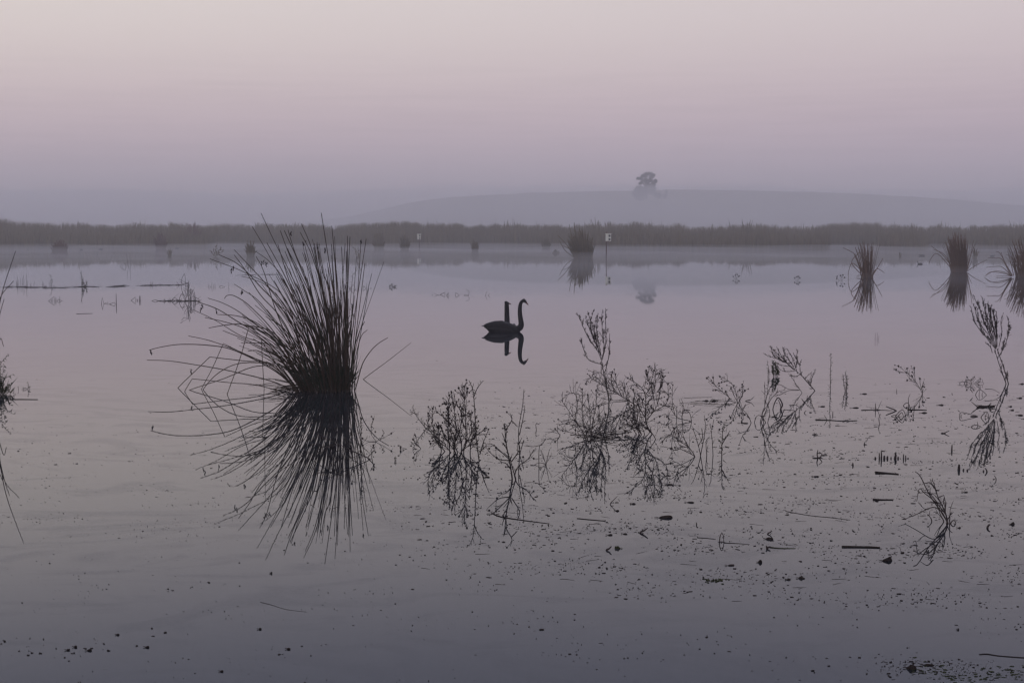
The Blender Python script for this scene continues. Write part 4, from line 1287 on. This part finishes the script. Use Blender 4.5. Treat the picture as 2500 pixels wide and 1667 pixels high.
stubs('pair of tall shoots with folded stems in the left middle water', 'A', (2235, 655), [[(2230, 655), (2215, 540), (2203, 425)], [(2265, 655), (2264, 540), (2262, 420)], [(2090, 650), (2165, 580), (2200, 650)], [(2120, 655), (2170, 600), (2180, 655)], [(2240, 655), (2250, 590)]], 0.009, 'reed_shoots')
stubs('group of thin upright shoots at the left end of the floating reed mat', 'A', (370, 975), [[(300, 975), (300, 900), (305, 820)], [(325, 975), (325, 870)], [(285, 975), (295, 900), (310, 975)], [(360, 975), (362, 855)], [(393, 975), (390, 850)], [(415, 975), (415, 870), (403, 800)], [(460, 975), (458, 860), (462, 775)], [(478, 975), (482, 890)], [(540, 980), (535, 930)], [(590, 980), (600, 905)], [(740, 975), (745, 900)], [(755, 975), (750, 930)]], 0.007, 'reed_shoots')
plant('upright_weed', 'leafy upright weed on the left half of the floating reed mat', 'weed', 'A', (885, 968), [[(885, 968), (888, 880), (878, 790)], [(900, 968), (910, 860)], [(870, 968), (850, 920)]], 'spiky', 0.006, own=dict(step=0.03, ll=(0.04, 0.1), lw=0.015))
plant('upright_weed', 'dense leafy weed with one long thin stem on the floating reed mat', 'weed', 'A', (1460, 1002), [[(1430, 1002), (1425, 880), (1412, 735)], [(1450, 1002), (1445, 930), (1442, 860)], [(1470, 1002), (1465, 920)], [(1495, 1002), (1500, 885)], [(1480, 1002), (1455, 900)], [(1420, 1002), (1420, 920)]], 'leafy', 0.007, own=dict(step=0.03, ll=(0.05, 0.12), lw=0.02))
stubs('small tangle of folded stems just right of the big tussock in the far shallows', 'C', (130, 1180), [[(60, 1180), (65, 1120), (120, 1180)], [(90, 1180), (160, 1105), (200, 1180)], [(180, 1200), (225, 1180)], [(100, 1180), (110, 1150)]], 0.008, own=K)
stubs('small stub with one raised shoot right of the tallest rush stem', 'C', (360, 1170), [[(330, 1170), (335, 1130), (385, 1170)], [(388, 1170), (383, 1070)], [(460, 1170), (480, 1160)]], 0.008)
plant('low_sprig', 'small dense sprig floating right of the tallest rush stem', 'sprig', 'C', (840, 1147), [[(780, 1147), (820, 1125), (880, 1147)], [(800, 1147), (825, 1095), (850, 1105)], [(850, 1147), (905, 1125)], [(820, 1147), (900, 1140)]], 'leafy', 0.007, own=dict(step=0.03, ll=(0.04, 0.1), lw=0.02))
stubs('open fork of thin stem, leftmost of the row of folded stems above the swans', 'C', (1620, 1287), [[(1620, 1287), (1555, 1250)], [(1620, 1287), (1660, 1278)], [(1540, 1287), (1530, 1270)]], 0.007)
stubs('large folded triangle in the row of folded stems above the swans', 'C', (1720, 1280), [[(1670, 1280), (1755, 1240), (1755, 1280)]], 0.009, own=K)
stubs('narrow folded stem in the row of folded stems above the swans', 'C', (1810, 1296), [[(1785, 1296), (1818, 1235), (1825, 1296)], [(1805, 1296), (1812, 1260)]], 0.008, own=K)
stubs('folded triangle pointing right in the row of folded stems above the swans', 'C', (1970, 1288), [[(1935, 1288), (1940, 1245), (2010, 1288)]], 0.009, own=K)
stubs('crooked thin stem ending the row of folded stems above the swans', 'C', (2150, 1292), [[(2165, 1292), (2175, 1220), (2115, 1190)], [(2090, 1292), (2110, 1280), (2160, 1292)]], 0.007)
stubs('two short curved stems just above the left swan neck', 'K', (1000, 651), [[(985, 651), (998, 620)], [(1005, 651), (1018, 636)]], 0.008)
for lab, bx, by in (('tiny sprig on open water right of the tree reflection', 455, 378), ('tiny seedy sprig on open water, midway to the slender tussock', 1160, 397), ('small seedy sprig floating just left of the slender tussock', 1660, 402)):
    k = 1.0 if bx < 1600 else 1.5
    plant('tiny_sprig', lab, 'sprig', 'G', (bx, by), [[(bx - 10 * k, by), (bx - 25 * k, by - 15 * k), (bx - 30 * k, by - 25 * k)], [(bx, by), (bx - 5, by - 40 * k)], [(bx + 8 * k, by), (bx + 20 * k, by - 20 * k), (bx + 30 * k, by - 25 * k)], [(bx + 5, by), (bx + 15 * k, by - 45 * k)]],
          'seed', 0.005, own=dict(step=0.06, sr=0.02, len=(0.05, 0.15)))
stubs('pair of thin shoots alone on open water above the spiky stems', '7', (305, 438), [[(295, 438), (297, 382)], [(312, 438), (314, 383)], [(325, 438), (327, 405)]], 0.004, 'reed_shoots')
stubs('thick V of broken stem left of the concentric looped stems', '7', (470, 1032), [[(470, 1032), (385, 995)]], 0.010, 'broken_reed', 'reed')
stubs('looped stems like concentric rings in the right shallows', '7', (510, 1077), [[(465, 1077), (520, 1022), (545, 1060), (543, 1077)], [(490, 1077), (515, 1045), (530, 1077)], [(430, 1077), (465, 1068), (480, 1077)]], 0.0042, 'looped_reeds')
stubs('looped stem with a dark hook beside the small seed headed weed', '7', (560, 990), [[(530, 990), (560, 965), (583, 990)], [(575, 990), (572, 930), (588, 890)], [(475, 893), (474, 850)]], 0.0045, 'looped_reeds')
stubs('diamond of looped stems left of the rightmost plume weed', '7', (1180, 899), [[(1130, 899), (1165, 855), (1222, 899)], [(1160, 899), (1165, 860)], [(1185, 899), (1190, 875)], ([(1085, 850), (1108, 880)], 1.6), [(1210, 850), (1280, 855), (1330, 885)]], 0.0042, 'looped_reeds')
stubs('long flat looped stem below the rightmost plume weed', '7', (1080, 1079), [[(1000, 1079), (1010, 1045), (1080, 1058), (1150, 1079)], [(1010, 1079), (1020, 1060)], ([(1090, 1079), (1150, 1077)], 1.8)], 0.0042, 'looped_reeds')
stubs('round looped stem touching the reflection of the rightmost plume weed', '7', (1215, 1087), [[(1175, 1087), (1222, 1038), (1243, 1087)], [(1210, 1087), (1225, 1045)], [(1240, 1087), (1205, 1070)]], 0.0042, 'looped_reeds')
stubs('small dark crossed stems at the foot of the rightmost plume reflection', '7', (1265, 1025), [[(1250, 1030), (1290, 1010)], [(1255, 1010), (1285, 1030)], [(1320, 1030), (1335, 1015)]], 0.008)
stubs('Y shaped piece of broken stem in the right shallows', '7', (870, 1220), [[(870, 1220), (912, 1198)], [(845, 1220), (880, 1218)]], 0.007, 'broken_reed', 'reed')
stubs('small looped stem below the Y of the right shallows plume reflection', '7', (1130, 1167), [[(1095, 1167), (1130, 1150), (1172, 1167)], [(1150, 1150), (1143, 1122)]], 0.0045, 'looped_reeds')
stubs('thin wavy spiky stem left of the Y shaped stem', '7', (333, 1140), [[(333, 1140), (326, 1100), (338, 1055)]], 0.004, 'spiky_weed', 'weed', 'spiky', None, dict(ll=(0.008, 0.02)))
stubs('short vertical stub right of the V of broken stem', '7', (298, 1026), [[(298, 1026), (299, 968)]], 0.006, 'reed_stub')
stubs('upright dark stub standing alone above the thick short post stub', '8', (1662, 192), [[(1662, 192), (1664, 140)]], 0.009, 'reed_stub', 'stub')
stubs('thick short post stub in the right foreground with smaller stubs beside it', '8', (1730, 378), [([(1730, 378), (1732, 326)], 1.7), [(1773, 385), (1775, 368)], [(1810, 388), (1812, 372)], [(1965, 395), (1967, 380)]], 0.009, 'reed_stubs', 'stubs')
stubs('curved stub bowed right beside the thick short post stub', '8', (1998, 398), [[(1998, 398), (1990, 375), (1980, 360)]], 0.007, 'reed_stub', 'stub')
stubs('thin curved stem left of the right edge, above the dead bush', '8', (2085, 475), [[(2085, 475), (2080, 450), (2065, 432)], [(2055, 470), (2085, 475)]], 0.004, 'bent_reed', 'reed')
stubs('row of dark cut stubs like a comb in the right foreground', '8', (1080, 272),
      [([(930, 272), (930, 255)], 1.4), [(968, 272), (967, 218)], ([(988, 272), (988, 195)], 1.2), ([(1016, 272), (1016, 243)], 1.7), ([(1045, 272), (1046, 246)], 1.5), [(1080, 272), (1080, 255)], ([(1120, 272), (1125, 240), (1121, 214)], 1.7), ([(1148, 272), (1148, 252)], 1.3), [(1200, 272), (1199, 228)], [(1221, 272), (1219, 240)], [(1243, 272), (1243, 262)]], 0.0075, 'reed_stubs', 'stubs')
stubs('bent stub with a twiggy foot left of the comb of stubs', '8', (385, 268), [([(378, 268), (372, 225), (380, 190)], 1.3), [(395, 268), (420, 232), (390, 205)], [(330, 268), (430, 268)], [(410, 240), (470, 238)]], 0.005, 'reed_stub', 'stub')
stubs('small dark pointed stub left of the comb of stubs', '8', (716, 338), [([(716, 338), (714, 310)], 1.0)], 0.008, 'reed_stub', 'stub')
stubs('thin V stem above the comb of stubs', '8', (822, 138), [[(822, 138), (832, 108)], [(822, 138), (855, 140)]], 0.005, 'bent_reed', 'reed')
stubs('yellowish V of bent stem in the middle foreground', 'H', (1155, 364), [[(1155, 364), (1185, 345), (1212, 325)]], 0.008, 'bent_reed', 'reed')
stubs('dark V of bent stem beside a small leaf in the middle foreground', 'H', (908, 492), [[(908, 492), (925, 480), (943, 462)]], 0.008, 'bent_reed', 'reed')
stubs('thin V of bent stem right of the arched hoop', 'H', (2095, 371), [[(2095, 371), (2110, 360), (2126, 347)]], 0.006, 'bent_reed', 'reed')
stubs('thin arched hoop of stem in the middle foreground', 'H', (1757, 430), [[(1740, 430), (1743, 390), (1757, 364), (1768, 390), (1770, 430)], [(1730, 430), (1790, 432)]], 0.0035, 'hooped_reed', 'reed')
stubs('dark stump with a long floating stalk right of the arched hoop', 'H', (2090, 480), [[(2090, 480), (2082, 458)], [(2090, 480), (2115, 462)]], 0.009, 'reed_stub', 'stub')
stubs('thin bent stem left of the arched hoop, under the central weeds', 'H', (934, 152), [[(934, 152), (960, 120), (988, 93)]], 0.004, 'bent_reed', 'reed')
stubs('tiny upright stub below the central weeds', 'H', (1570, 303), [[(1570, 303), (1569, 285)]], 0.005, 'reed_stub', 'stub')
stubs('short dark V stub near the right edge, above the big floating leaf', '8', (2003, 935), [[(2003, 935), (2012, 912), (2030, 900)]], 0.008, 'bent_reed', 'reed')
stubs('thin crooked shoot with a thin stem right of the forked brown weed', '4', (1190, 574), [[(1190, 574), (1188, 525), (1215, 528)]], 0.004, 'bent_reed', 'reed')
stubs('dark crossed stub at the right of the leaning plume base', '6', (1090, 678), [([(1090, 678), (1062, 632)], 1.3), [(1115, 640), (1120, 600)]], 0.006, 'reed_stub', 'stub')
stubs('small V stem right of the leaning plume reflection', '6', (1088, 775), [[(1088, 775), (1108, 752)], [(1140, 772), (1165, 770)]], 0.006, 'bent_reed', 'reed')
stubs('short vertical stub with floating stalk below the tall straight spiky stem', '6', (1375, 795), [[(1375, 795), (1376, 758)]], 0.006, 'reed_stub', 'stub')
stubs('tiny star of broken stems left of the comb of stubs', '6', (1190, 995), [[(1190, 995), (1185, 970)], [(1190, 995), (1215, 980)], [(1170, 995), (1225, 993)]], 0.005, 'broken_reed', 'reed')

# ---------------------------------------------------------------- floating pieces
def flat_piece(mb, px, py, length, width, ang, thick=0.006, rng=RNG, bend=0.0):
    """irregular sliver lying on the water"""
    c = G(px, py)
    n = 6
    ax = np.array([math.cos(ang), math.sin(ang), 0])
    ay = np.array([-math.sin(ang), math.cos(ang), 0])
    b0 = len(mb.v)
    top, bot = [], []
    for k in range(n):
        a = 2 * math.pi * k / n + rng.uniform(-.25, .25)
        x, y = math.cos(a) * length * .5 * rng.uniform(.75, 1.1), math.sin(a) * width * .5 * rng.uniform(.6, 1.2)
        y += bend * x * x / max(length, 1e-6)
        p = c + ax * x + ay * y
        top.append(p + np.array([0, 0, thick * rng.uniform(.6, 1.3)]))
        bot.append(p * np.array([1, 1, 0]) + np.array([0, 0, -0.004]))
    mb.v += top + bot
    mb.f.append(tuple(b0 + k for k in range(n)))
    for k in range(n):
        k2 = (k + 1) % n
        mb.f.append((b0 + n + k, b0 + n + k2, b0 + k2, b0 + k))


def floating_stick(label, zone, pts, r, name='floating_stick', cat='stick', mat='debris', twigs=0):
    rg_ = random.Random(hash_name(label))
    c = np.array([G(*zp(zone, p)) + np.array([0, 0, r * rg_.uniform(-.05, .25)]) for p in pts])
    r = r * .85
    mb = MB()
    if 'mat' in name or 'litter' in name:
        for i in range(len(c) - 1):                       # many thin stems lying along and across each other
            L = np.linalg.norm(c[i + 1] - c[i])
            for _ in range(int(6 + L * 9)):
                p = c[i] + (c[i + 1] - c[i]) * rg_.random() + np.array([rg_.gauss(0, .05), rg_.gauss(0, .22), 0])
                a, q = rg_.gauss(0, .5), rg_.uniform(.06, .5)
                d = np.array([math.cos(a) * q, math.sin(a) * q, 0]) * .5
                lift = abs(rg_.gauss(0, .012))
                mb.tube(np.array([p - d, p + np.array([0, 0, lift]), p + d]), r * .32, r * .2, 4)
    else:
        mb.tube(spline(c, 4), r, r * .6, 6)
    for _ in range(twigs):
        i = rg_.randrange(len(c) - 1)
        p = c[i] + (c[i + 1] - c[i]) * rg_.random()
        d = np.array([rg_.gauss(0, 1), rg_.gauss(0, .5), abs(rg_.gauss(0, .5))])
        mb.tube(np.array([p, p + unit(d) * rg_.uniform(.04, .12)]), min(r * .5, .005), min(r * .3, .003), 4)
    return tag(mb.build(name, M[mat]), label, cat)


def floating_leaf(label, zone, p, w_px, h_px, ang=0.0, mat='debris', curl=0.03, name='floating_leaf', group=None):
    """a curled leaf blade: pointed outline, raised edges, stalk"""
    rg_ = random.Random(hash_name(label) + int(p[0]))
    c = G(*zp(zone, p))
    k = c[1] / FPX
    L = w_px * ZN[zone][2] * k
    W = L * rg_.uniform(.3, .45)
    Hh = max(h_px * ZN[zone][2] * k * .7, .006)
    ax, ay = np.array([math.cos(ang), math.sin(ang), 0]), np.array([-math.sin(ang), math.cos(ang), 0])
    prof = [(-.5, .04), (-.3, .55), (-.05, 1.0), (.2, .8), (.4, .35), (.5, .03)]
    mb = MB()
    for x, w in prof:
        for s, z in ((-1, .05), (-.45, .6), (0, .8), (.45, .65), (1, .1)):
            mb.v.append(c + ax * x * L + ay * s * w * W * .5 + np.array([0, 0, z * Hh * (.25 + (1.1 - 3.6 * (x - .12) ** 2 if x < .45 else .1)) * rg_.uniform(.75, 1.2) + .001]))
    n = 5
    for i in range(len(prof) - 1):
        for j in range(n - 1):
            mb.f.append((i * n + j, i * n + j + 1, (i + 1) * n + j + 1, (i + 1) * n + j))
    b0 = len(mb.v)
    mb.v += [v - np.array([0, 0, .004]) for v in mb.v[:b0]]
    for i in range(len(prof) - 1):
        for j in range(n - 1):
            mb.f.append((b0 + (i + 1) * n + j, b0 + (i + 1) * n + j + 1, b0 + i * n + j + 1, b0 + i * n + j))
    mb.tube(np.array([c - ax * L * .48 + np.array([0, 0, .004]), c - ax * L * .75 + np.array([0, 0, .004])]), .0025, .0015, 4)
    return tag(mb.build(name, M[mat]), label, 'leaf', group)


floating_stick('thick brown stick floating flat in the right foreground, longest of the sticks', '8', [(610, 1117), (800, 1119), (975, 1125)], 0.011)
floating_stick('short thick stick floating just below the comb of stubs', '8', [(928, 408), (1030, 412), (1152, 422)], 0.012)
floating_stick('thin stick floating between the comb of stubs and the longest stick', '8', [(905, 664), (1000, 666), (1100, 666)], 0.008)
floating_stick('pale reed floating below the forked brown weed', '4', [(820, 1270), (900, 1300), (1080, 1328), (1300, 1356)], 0.005, 'floating_reed', 'reed')
floating_stick('thin reed floating slantwise in the right foreground, left of the dead bush', '8', [(70, 775), (300, 815), (500, 835), (690, 858)], 0.003, 'floating_reed', 'reed')
floating_stick('thin reed floating below the centre of the central weeds', 'H', [(690, 257), (780, 266), (900, 276)], 0.005, 'floating_reed', 'reed')
floating_stick('thin dark stick floating below the left sprig by the left edge', 'F', [(160, 962), (400, 962), (660, 965)], 0.007)
floating_stick('thin stick floating on the open left water', 'A', [(1330, 1470), (1450, 1467), (1610, 1463)], 0.007)
floating_stick('long thin stalk floating at the lower right edge', 'J', [(1985, 830), (2050, 827), (2150, 842), (2352, 857), (2420, 860)], 0.004, 'floating_stalk', 'stalk', 'debris', 0)
floating_stick('long stalk floating from the dark stump right of the arched hoop', 'H', [(2110, 470), (2180, 477), (2300, 478)], 0.005, 'floating_stalk', 'stalk', 'debris_green')
floating_stick('thin reed floating beside the arched hoop', 'H', [(1770, 437), (1850, 440), (1960, 447)], 0.003, 'floating_reed', 'reed')
floating_stick('thin reed floating left of the arched hoop', 'H', [(1575, 398), (1640, 402), (1710, 410)], 0.0035, 'floating_reed', 'reed')
floating_stick('straight stalk floating below the spiky stems in the right shallows', '7', [(180, 1027), (300, 1025), (440, 1030)], 0.006, 'floating_stalk', 'stalk', 'debris', 2)
floating_stick('straight stalk floating below the small seed headed weed', '7', [(565, 1025), (640, 1024), (725, 1026)], 0.008, 'floating_stalk')
floating_stick('dark knotted stalk floating below the tall straight spiky stem', '6', [(1200, 845), (1350, 850), (1480, 858), (1620, 853)], 0.008, 'floating_stalk', 'stalk', 'debris', 5)
floating_stick('dark mat of stalks floating left of the leaning plume base', '7', [(1150, 1005), (1200, 998), (1290, 996)], 0.014, 'floating_stalk', 'stalk', 'debris', 8)
floating_stick('dark mat of litter floating at the foot of the tall plume weed', '5', [(330, 1040), (420, 1030), (480, 1025), (540, 1022)], 0.008, 'floating_litter', 'litter', 'debris', 4)
floating_stick('dark line of litter floating at the left of the sprawling seedy weed', '6', [(60, 655), (130, 657), (220, 656)], 0.005, 'floating_litter', 'litter', 'debris', 3)
floating_stick('dead grassy stalk floating low on the bottom left water', 'I', [(1870, 645), (1950, 665), (2055, 697), (2200, 715)], 0.0018, 'floating_stalk')
for i, (pts, lab) in enumerate((([(80, 1005), (400, 1005), (700, 1010), (1150, 1018)], 'long thin floating reed mat on the left water, left half'),
                                ([(1270, 1005), (1500, 1000), (1720, 1000)], 'short floating reed mat right of the dense leafy weed on the left water'),
                                ([(1960, 1000), (2080, 990), (2160, 985)], 'small tangled reed mat in the middle of the left water'))):
    floating_stick(lab, 'A', pts, 0.013, 'floating_mat', 'reed mat', 'debris', 40 if i == 0 else 18)
floating_stick('long floating reed mat under the tall arched stem', 'B', [(240, 974), (450, 972), (650, 974), (850, 970)], 0.013, 'floating_mat', 'reed mat', 'debris', 36)
floating_stick('low litter lying round the tallest drowned clump', 'B', [(560, 1248), (750, 1247), (950, 1248), (1200, 1246)], 0.011, 'floating_mat', 'reed mat', 'debris', 30)
floating_stick('thin floating line of litter behind the big tussock', 'B', [(1860, 795), (2100, 790), (2400, 785), (2600, 790)], 0.007, 'floating_mat', 'reed mat', 'debris', 14)

floating_leaf('large curled dark leaf floating right of the longest stick', '8', (1040, 1248), 110, 40, R(10), curl=.05)
floating_leaf('dark leaf floating near the right edge', '8', (2240, 900), 55, 26, R(20))
floating_leaf('small yellowish leaf floating beside the dark V in the middle foreground', 'H', (990, 478), 48, 26, R(170), 'debris_green')
floating_leaf('dark rounded leaf floating right of the arched hoop stump', 'H', (2036, 581), 36, 26, R(5))
floating_leaf('dark leaf at the lower right of the debris, tipped with a point', 'H', (2335, 697), 40, 24, R(10))
floating_leaf('dark leaf pair floating under the thin V right of the arched hoop', 'H', (2105, 410), 60, 22, R(-12))
floating_leaf('dark clotted leaf floating in the middle of the foreground debris', 'H', (1340, 252), 110, 24, R(3))
floating_leaf('dark clod of weed floating at the bottom right corner', 'J', (1425, 948), 90, 45, R(-15))
floating_leaf('tiny black diamond of leaf below the tussock reflection', 'I', (1946, 440), 18, 18)
floating_leaf('tiny black diamond of leaf alone in the lower right', 'J', (1811, 628), 20, 18)
floating_leaf('flat dark leaf above the clod of weed at the bottom right', 'J', (1565, 918), 90, 12, R(-5))
GRP = 'black leaf scraps scattered on the lower left water'
small_bits = []
for (x, y, w) in ((540, 968, 30), (640, 993, 42), (487, 990, 32), (845, 880, 28), (1055, 970, 36), (1187, 862, 24), (980, 960, 18), (1090, 833, 16), (1100, 888, 18), (750, 945, 18), (138, 996, 20), (290, 1013, 20), (40, 928, 20), (10, 943, 16),
                  (1865, 840, 28), (2070, 983, 34), (2005, 1020, 26), (1590, 1143, 30), (2165, 960, 20), (610, 975, 26), (660, 975, 22), (470, 1042, 18), (495, 1067, 20), (775, 993, 18), (520, 1010, 22), (205, 1023, 18), (232, 1010, 18), (1720, 362, 18), (1500, 505, 16)):
    if w * ZN['I'][2] < 9:
        small_bits.append(('I', x, y, w))
        continue
    floating_leaf('small black leaf scrap floating on the lower left water', 'I', (x, y), w, 9, RNG.uniform(-.4, .4), group=GRP)
GRP = 'dark leaf scraps scattered over the right foreground debris'
for (z, x, y, w) in (('8', 360, 445, 60), ('8', 330, 555, 24), ('8', 860, 350, 34), ('8', 533, 170, 26), ('8', 815, 195, 24), ('8', 1300, 105, 26), ('8', 1750, 108, 20), ('8', 1845, 160, 30), ('8', 2280, 28, 34), ('8', 1315, 500, 28), ('8', 1790, 595, 56),
                     ('8', 2048, 765, 24), ('8', 2045, 1008, 34), ('8', 940, 678, 44), ('8', 788, 676, 18), ('8', 1105, 990, 36), ('8', 1200, 1080, 36), ('8', 1205, 1268, 24), ('8', 480, 1345, 30), ('8', 455, 1308, 26), ('8', 860, 1258, 22), ('8', 222, 1418, 70),
                     ('8', 95, 1430, 44), ('8', 215, 1255, 28), ('8', 510, 1055, 36), ('8', 315, 953, 26), ('8', 1308, 58, 22), ('8', 1362, 378, 36), ('8', 1455, 373, 30), ('8', 2070, 393, 28), ('8', 1730, 935, 40), ('H', 608, 146, 22), ('H', 482, 240, 22),
                     ('H', 555, 400, 26), ('H', 930, 380, 44), ('H', 1042, 372, 40), ('H', 1105, 152, 36), ('H', 1445, 16, 22), ('H', 1602, 210, 26), ('H', 1970, 318, 20), ('H', 1456, 452, 22), ('H', 1432, 492, 18), ('H', 1604, 632, 26), ('H', 2115, 728, 18),
                     ('H', 2245, 708, 40), ('H', 1820, 603, 60), ('H', 388, 100, 20), ('H', 985, 202, 34), ('4', 308, 1274, 18), ('4', 205, 988, 14), ('4', 780, 970, 50), ('4', 1103, 1043, 26), ('4', 1186, 1135, 22), ('4', 1295, 1292, 22), ('4', 920, 1506, 26),
                     ('5', 152, 1502, 26), ('5', 640, 1508, 36), ('5', 888, 1306, 20), ('5', 975, 1375, 18), ('5', 900, 1370, 50), ('5', 1165, 765, 34), ('5', 1218, 766, 34), ('5', 1050, 1498, 60), ('6', 600, 1015, 40), ('6', 825, 1007, 30), ('6', 425, 1390, 34),
                     ('6', 658, 1363, 22), ('6', 480, 880, 90), ('6', 780, 815, 70), ('6', 1205, 1417, 60), ('6', 1230, 1228, 80), ('6', 1385, 1128, 24), ('6', 1680, 1153, 28), ('6', 1735, 1318, 34), ('6', 1690, 585, 60), ('6', 1600, 725, 80), ('6', 1270, 712, 60),
                     ('7', 700, 1050, 60), ('7', 840, 985, 50), ('7', 735, 925, 34), ('7', 870, 918, 20), ('7', 935, 890, 16), ('7', 500, 1190, 22), ('7', 770, 1080, 18), ('7', 1500, 1070, 50), ('7', 1435, 1027, 40), ('7', 1420, 997, 36), ('7', 1515, 810, 40),
                     ('7', 1500, 927, 40), ('7', 240, 1498, 30), ('7', 110, 1482, 18), ('7', 1180, 1008, 60)):
    if w * ZN[z][2] < 10:
        small_bits.append((z, x, y, w))
        continue
    floating_leaf('small dark leaf scrap floating among the right foreground debris', z, (x, y), w, 10, RNG.uniform(-.35, .35), group=GRP)

# ---------------------------------------------------------------- fine litter nobody could count
deb, grn = MB(), MB()
rd = random.Random(77)


def streak(px, py):
    c = G(px, py)
    return (math.sin(c[0] * 2.1 + c[1] * 5.3) + math.sin(c[0] * 4.7 - c[1] * 7.9 + 1.7) + math.sin(c[0] * 0.9 + c[1] * 12.1 + 0.6) + 0.8 * math.sin(c[0] * 9.0 + c[1] * 3.1)) / 3.8


def density(px, py):
    d = 0.0
    if px > 900:
        e = min(1, max(0, (px - 950) / 350)) * min(1, max(0, (py - 930) / 120)) * min(1, max(0, (1500 - py + (px - 1500) * .05) / 170))
        d += e
    d += 0.40 * min(1, max(0, (py - 1020) / 60)) * min(1, max(0, (1390 - py) / 140)) * (1 if px < 1000 else 0.3)
    d += 0.10 * min(1, max(0, (py - 850) / 300))
    if px > 2150 and py > 1610:
        d += 0.8
    return d


for (z, x, y, w) in small_bits:
    q = zp(z, (x, y))
    k = G(*q)[1] / FPX
    for _ in range(2):
        flat_piece(deb, q[0] + rd.gauss(0, 1.5), q[1] + rd.gauss(0, .5), w * ZN[z][2] * k * rd.uniform(.6, 1), w * ZN[z][2] * k * .6, rd.gauss(0, .4), rd.uniform(.0015, .004), rd)
count = 0
while count < 8200:
    px = rd.uniform(-60, 2560)
    py = 780 + 887 * rd.random() ** 0.8
    s = streak(px, py)
    if rd.random() > density(px, py) * max(0.03, 0.28 + 0.95 * s):
        continue
    k = G(px, py)[1] / FPX
    wpx = min(15, 1.6 + rd.expovariate(1 / 2.1))
    if px < 1000:
        wpx *= 0.6
    flat_piece(deb, px, py, wpx * k, wpx * k * rd.uniform(.2, .75), rd.gauss(0, .30), rd.choice((.0006, .001, .0015, .003)), rd)
    count += 1
for _ in range(190):                                   # thin straws
    px, py = rd.uniform(1000, 2540), rd.uniform(960, 1480)
    if rd.random() > density(px, py):
        continue
    k = G(px, py)[1] / FPX
    L = rd.uniform(10, 38) * k
    c = G(px, py) + np.array([0, 0, -.0002])
    a = rd.gauss(0, .5)
    d = np.array([math.cos(a), math.sin(a), 0]) * L / 2
    deb.tube(np.array([c - d, c + np.array([0, rd.gauss(0, .05) * L, 0.0003]), c + d]), .0016, .0009, 4)
o = deb.build('floating_debris', M['debris'], None, False, 'stuff')
tag(o, 'fine dark flecks of plant litter floating over the near water', 'litter')
for _ in range(150):                                   # green weed mats at the bottom right corner
    t = rd.random()
    px = 2225 + 290 * t + rd.gauss(0, 18)
    py = 1640 + 14 * t + rd.gauss(0, 9) + (10 * math.sin(px * .03))
    k = G(px, py)[1] / FPX
    w_ = rd.uniform(4, 14) * k
    flat_piece(grn, px, py, w_, w_ * rd.uniform(.2, .6), rd.gauss(0, .4), rd.uniform(.0006, .002), rd)
for (zx, zy) in ((1700, 714),):
    for _ in range(40):
        px, py = zp('H', (zx + rd.gauss(0, 45), zy + rd.gauss(0, 8)))
        k = G(px, py)[1] / FPX
        w_ = rd.uniform(3, 9) * k
        flat_piece(grn, px, py, w_, w_ * .7, rd.gauss(0, .4), .003, rd)
o = grn.build('floating_pondweed', M['debris_green'], None, False, 'stuff')
tag(o, 'thin green pondweed floating at the bottom right', 'pondweed')
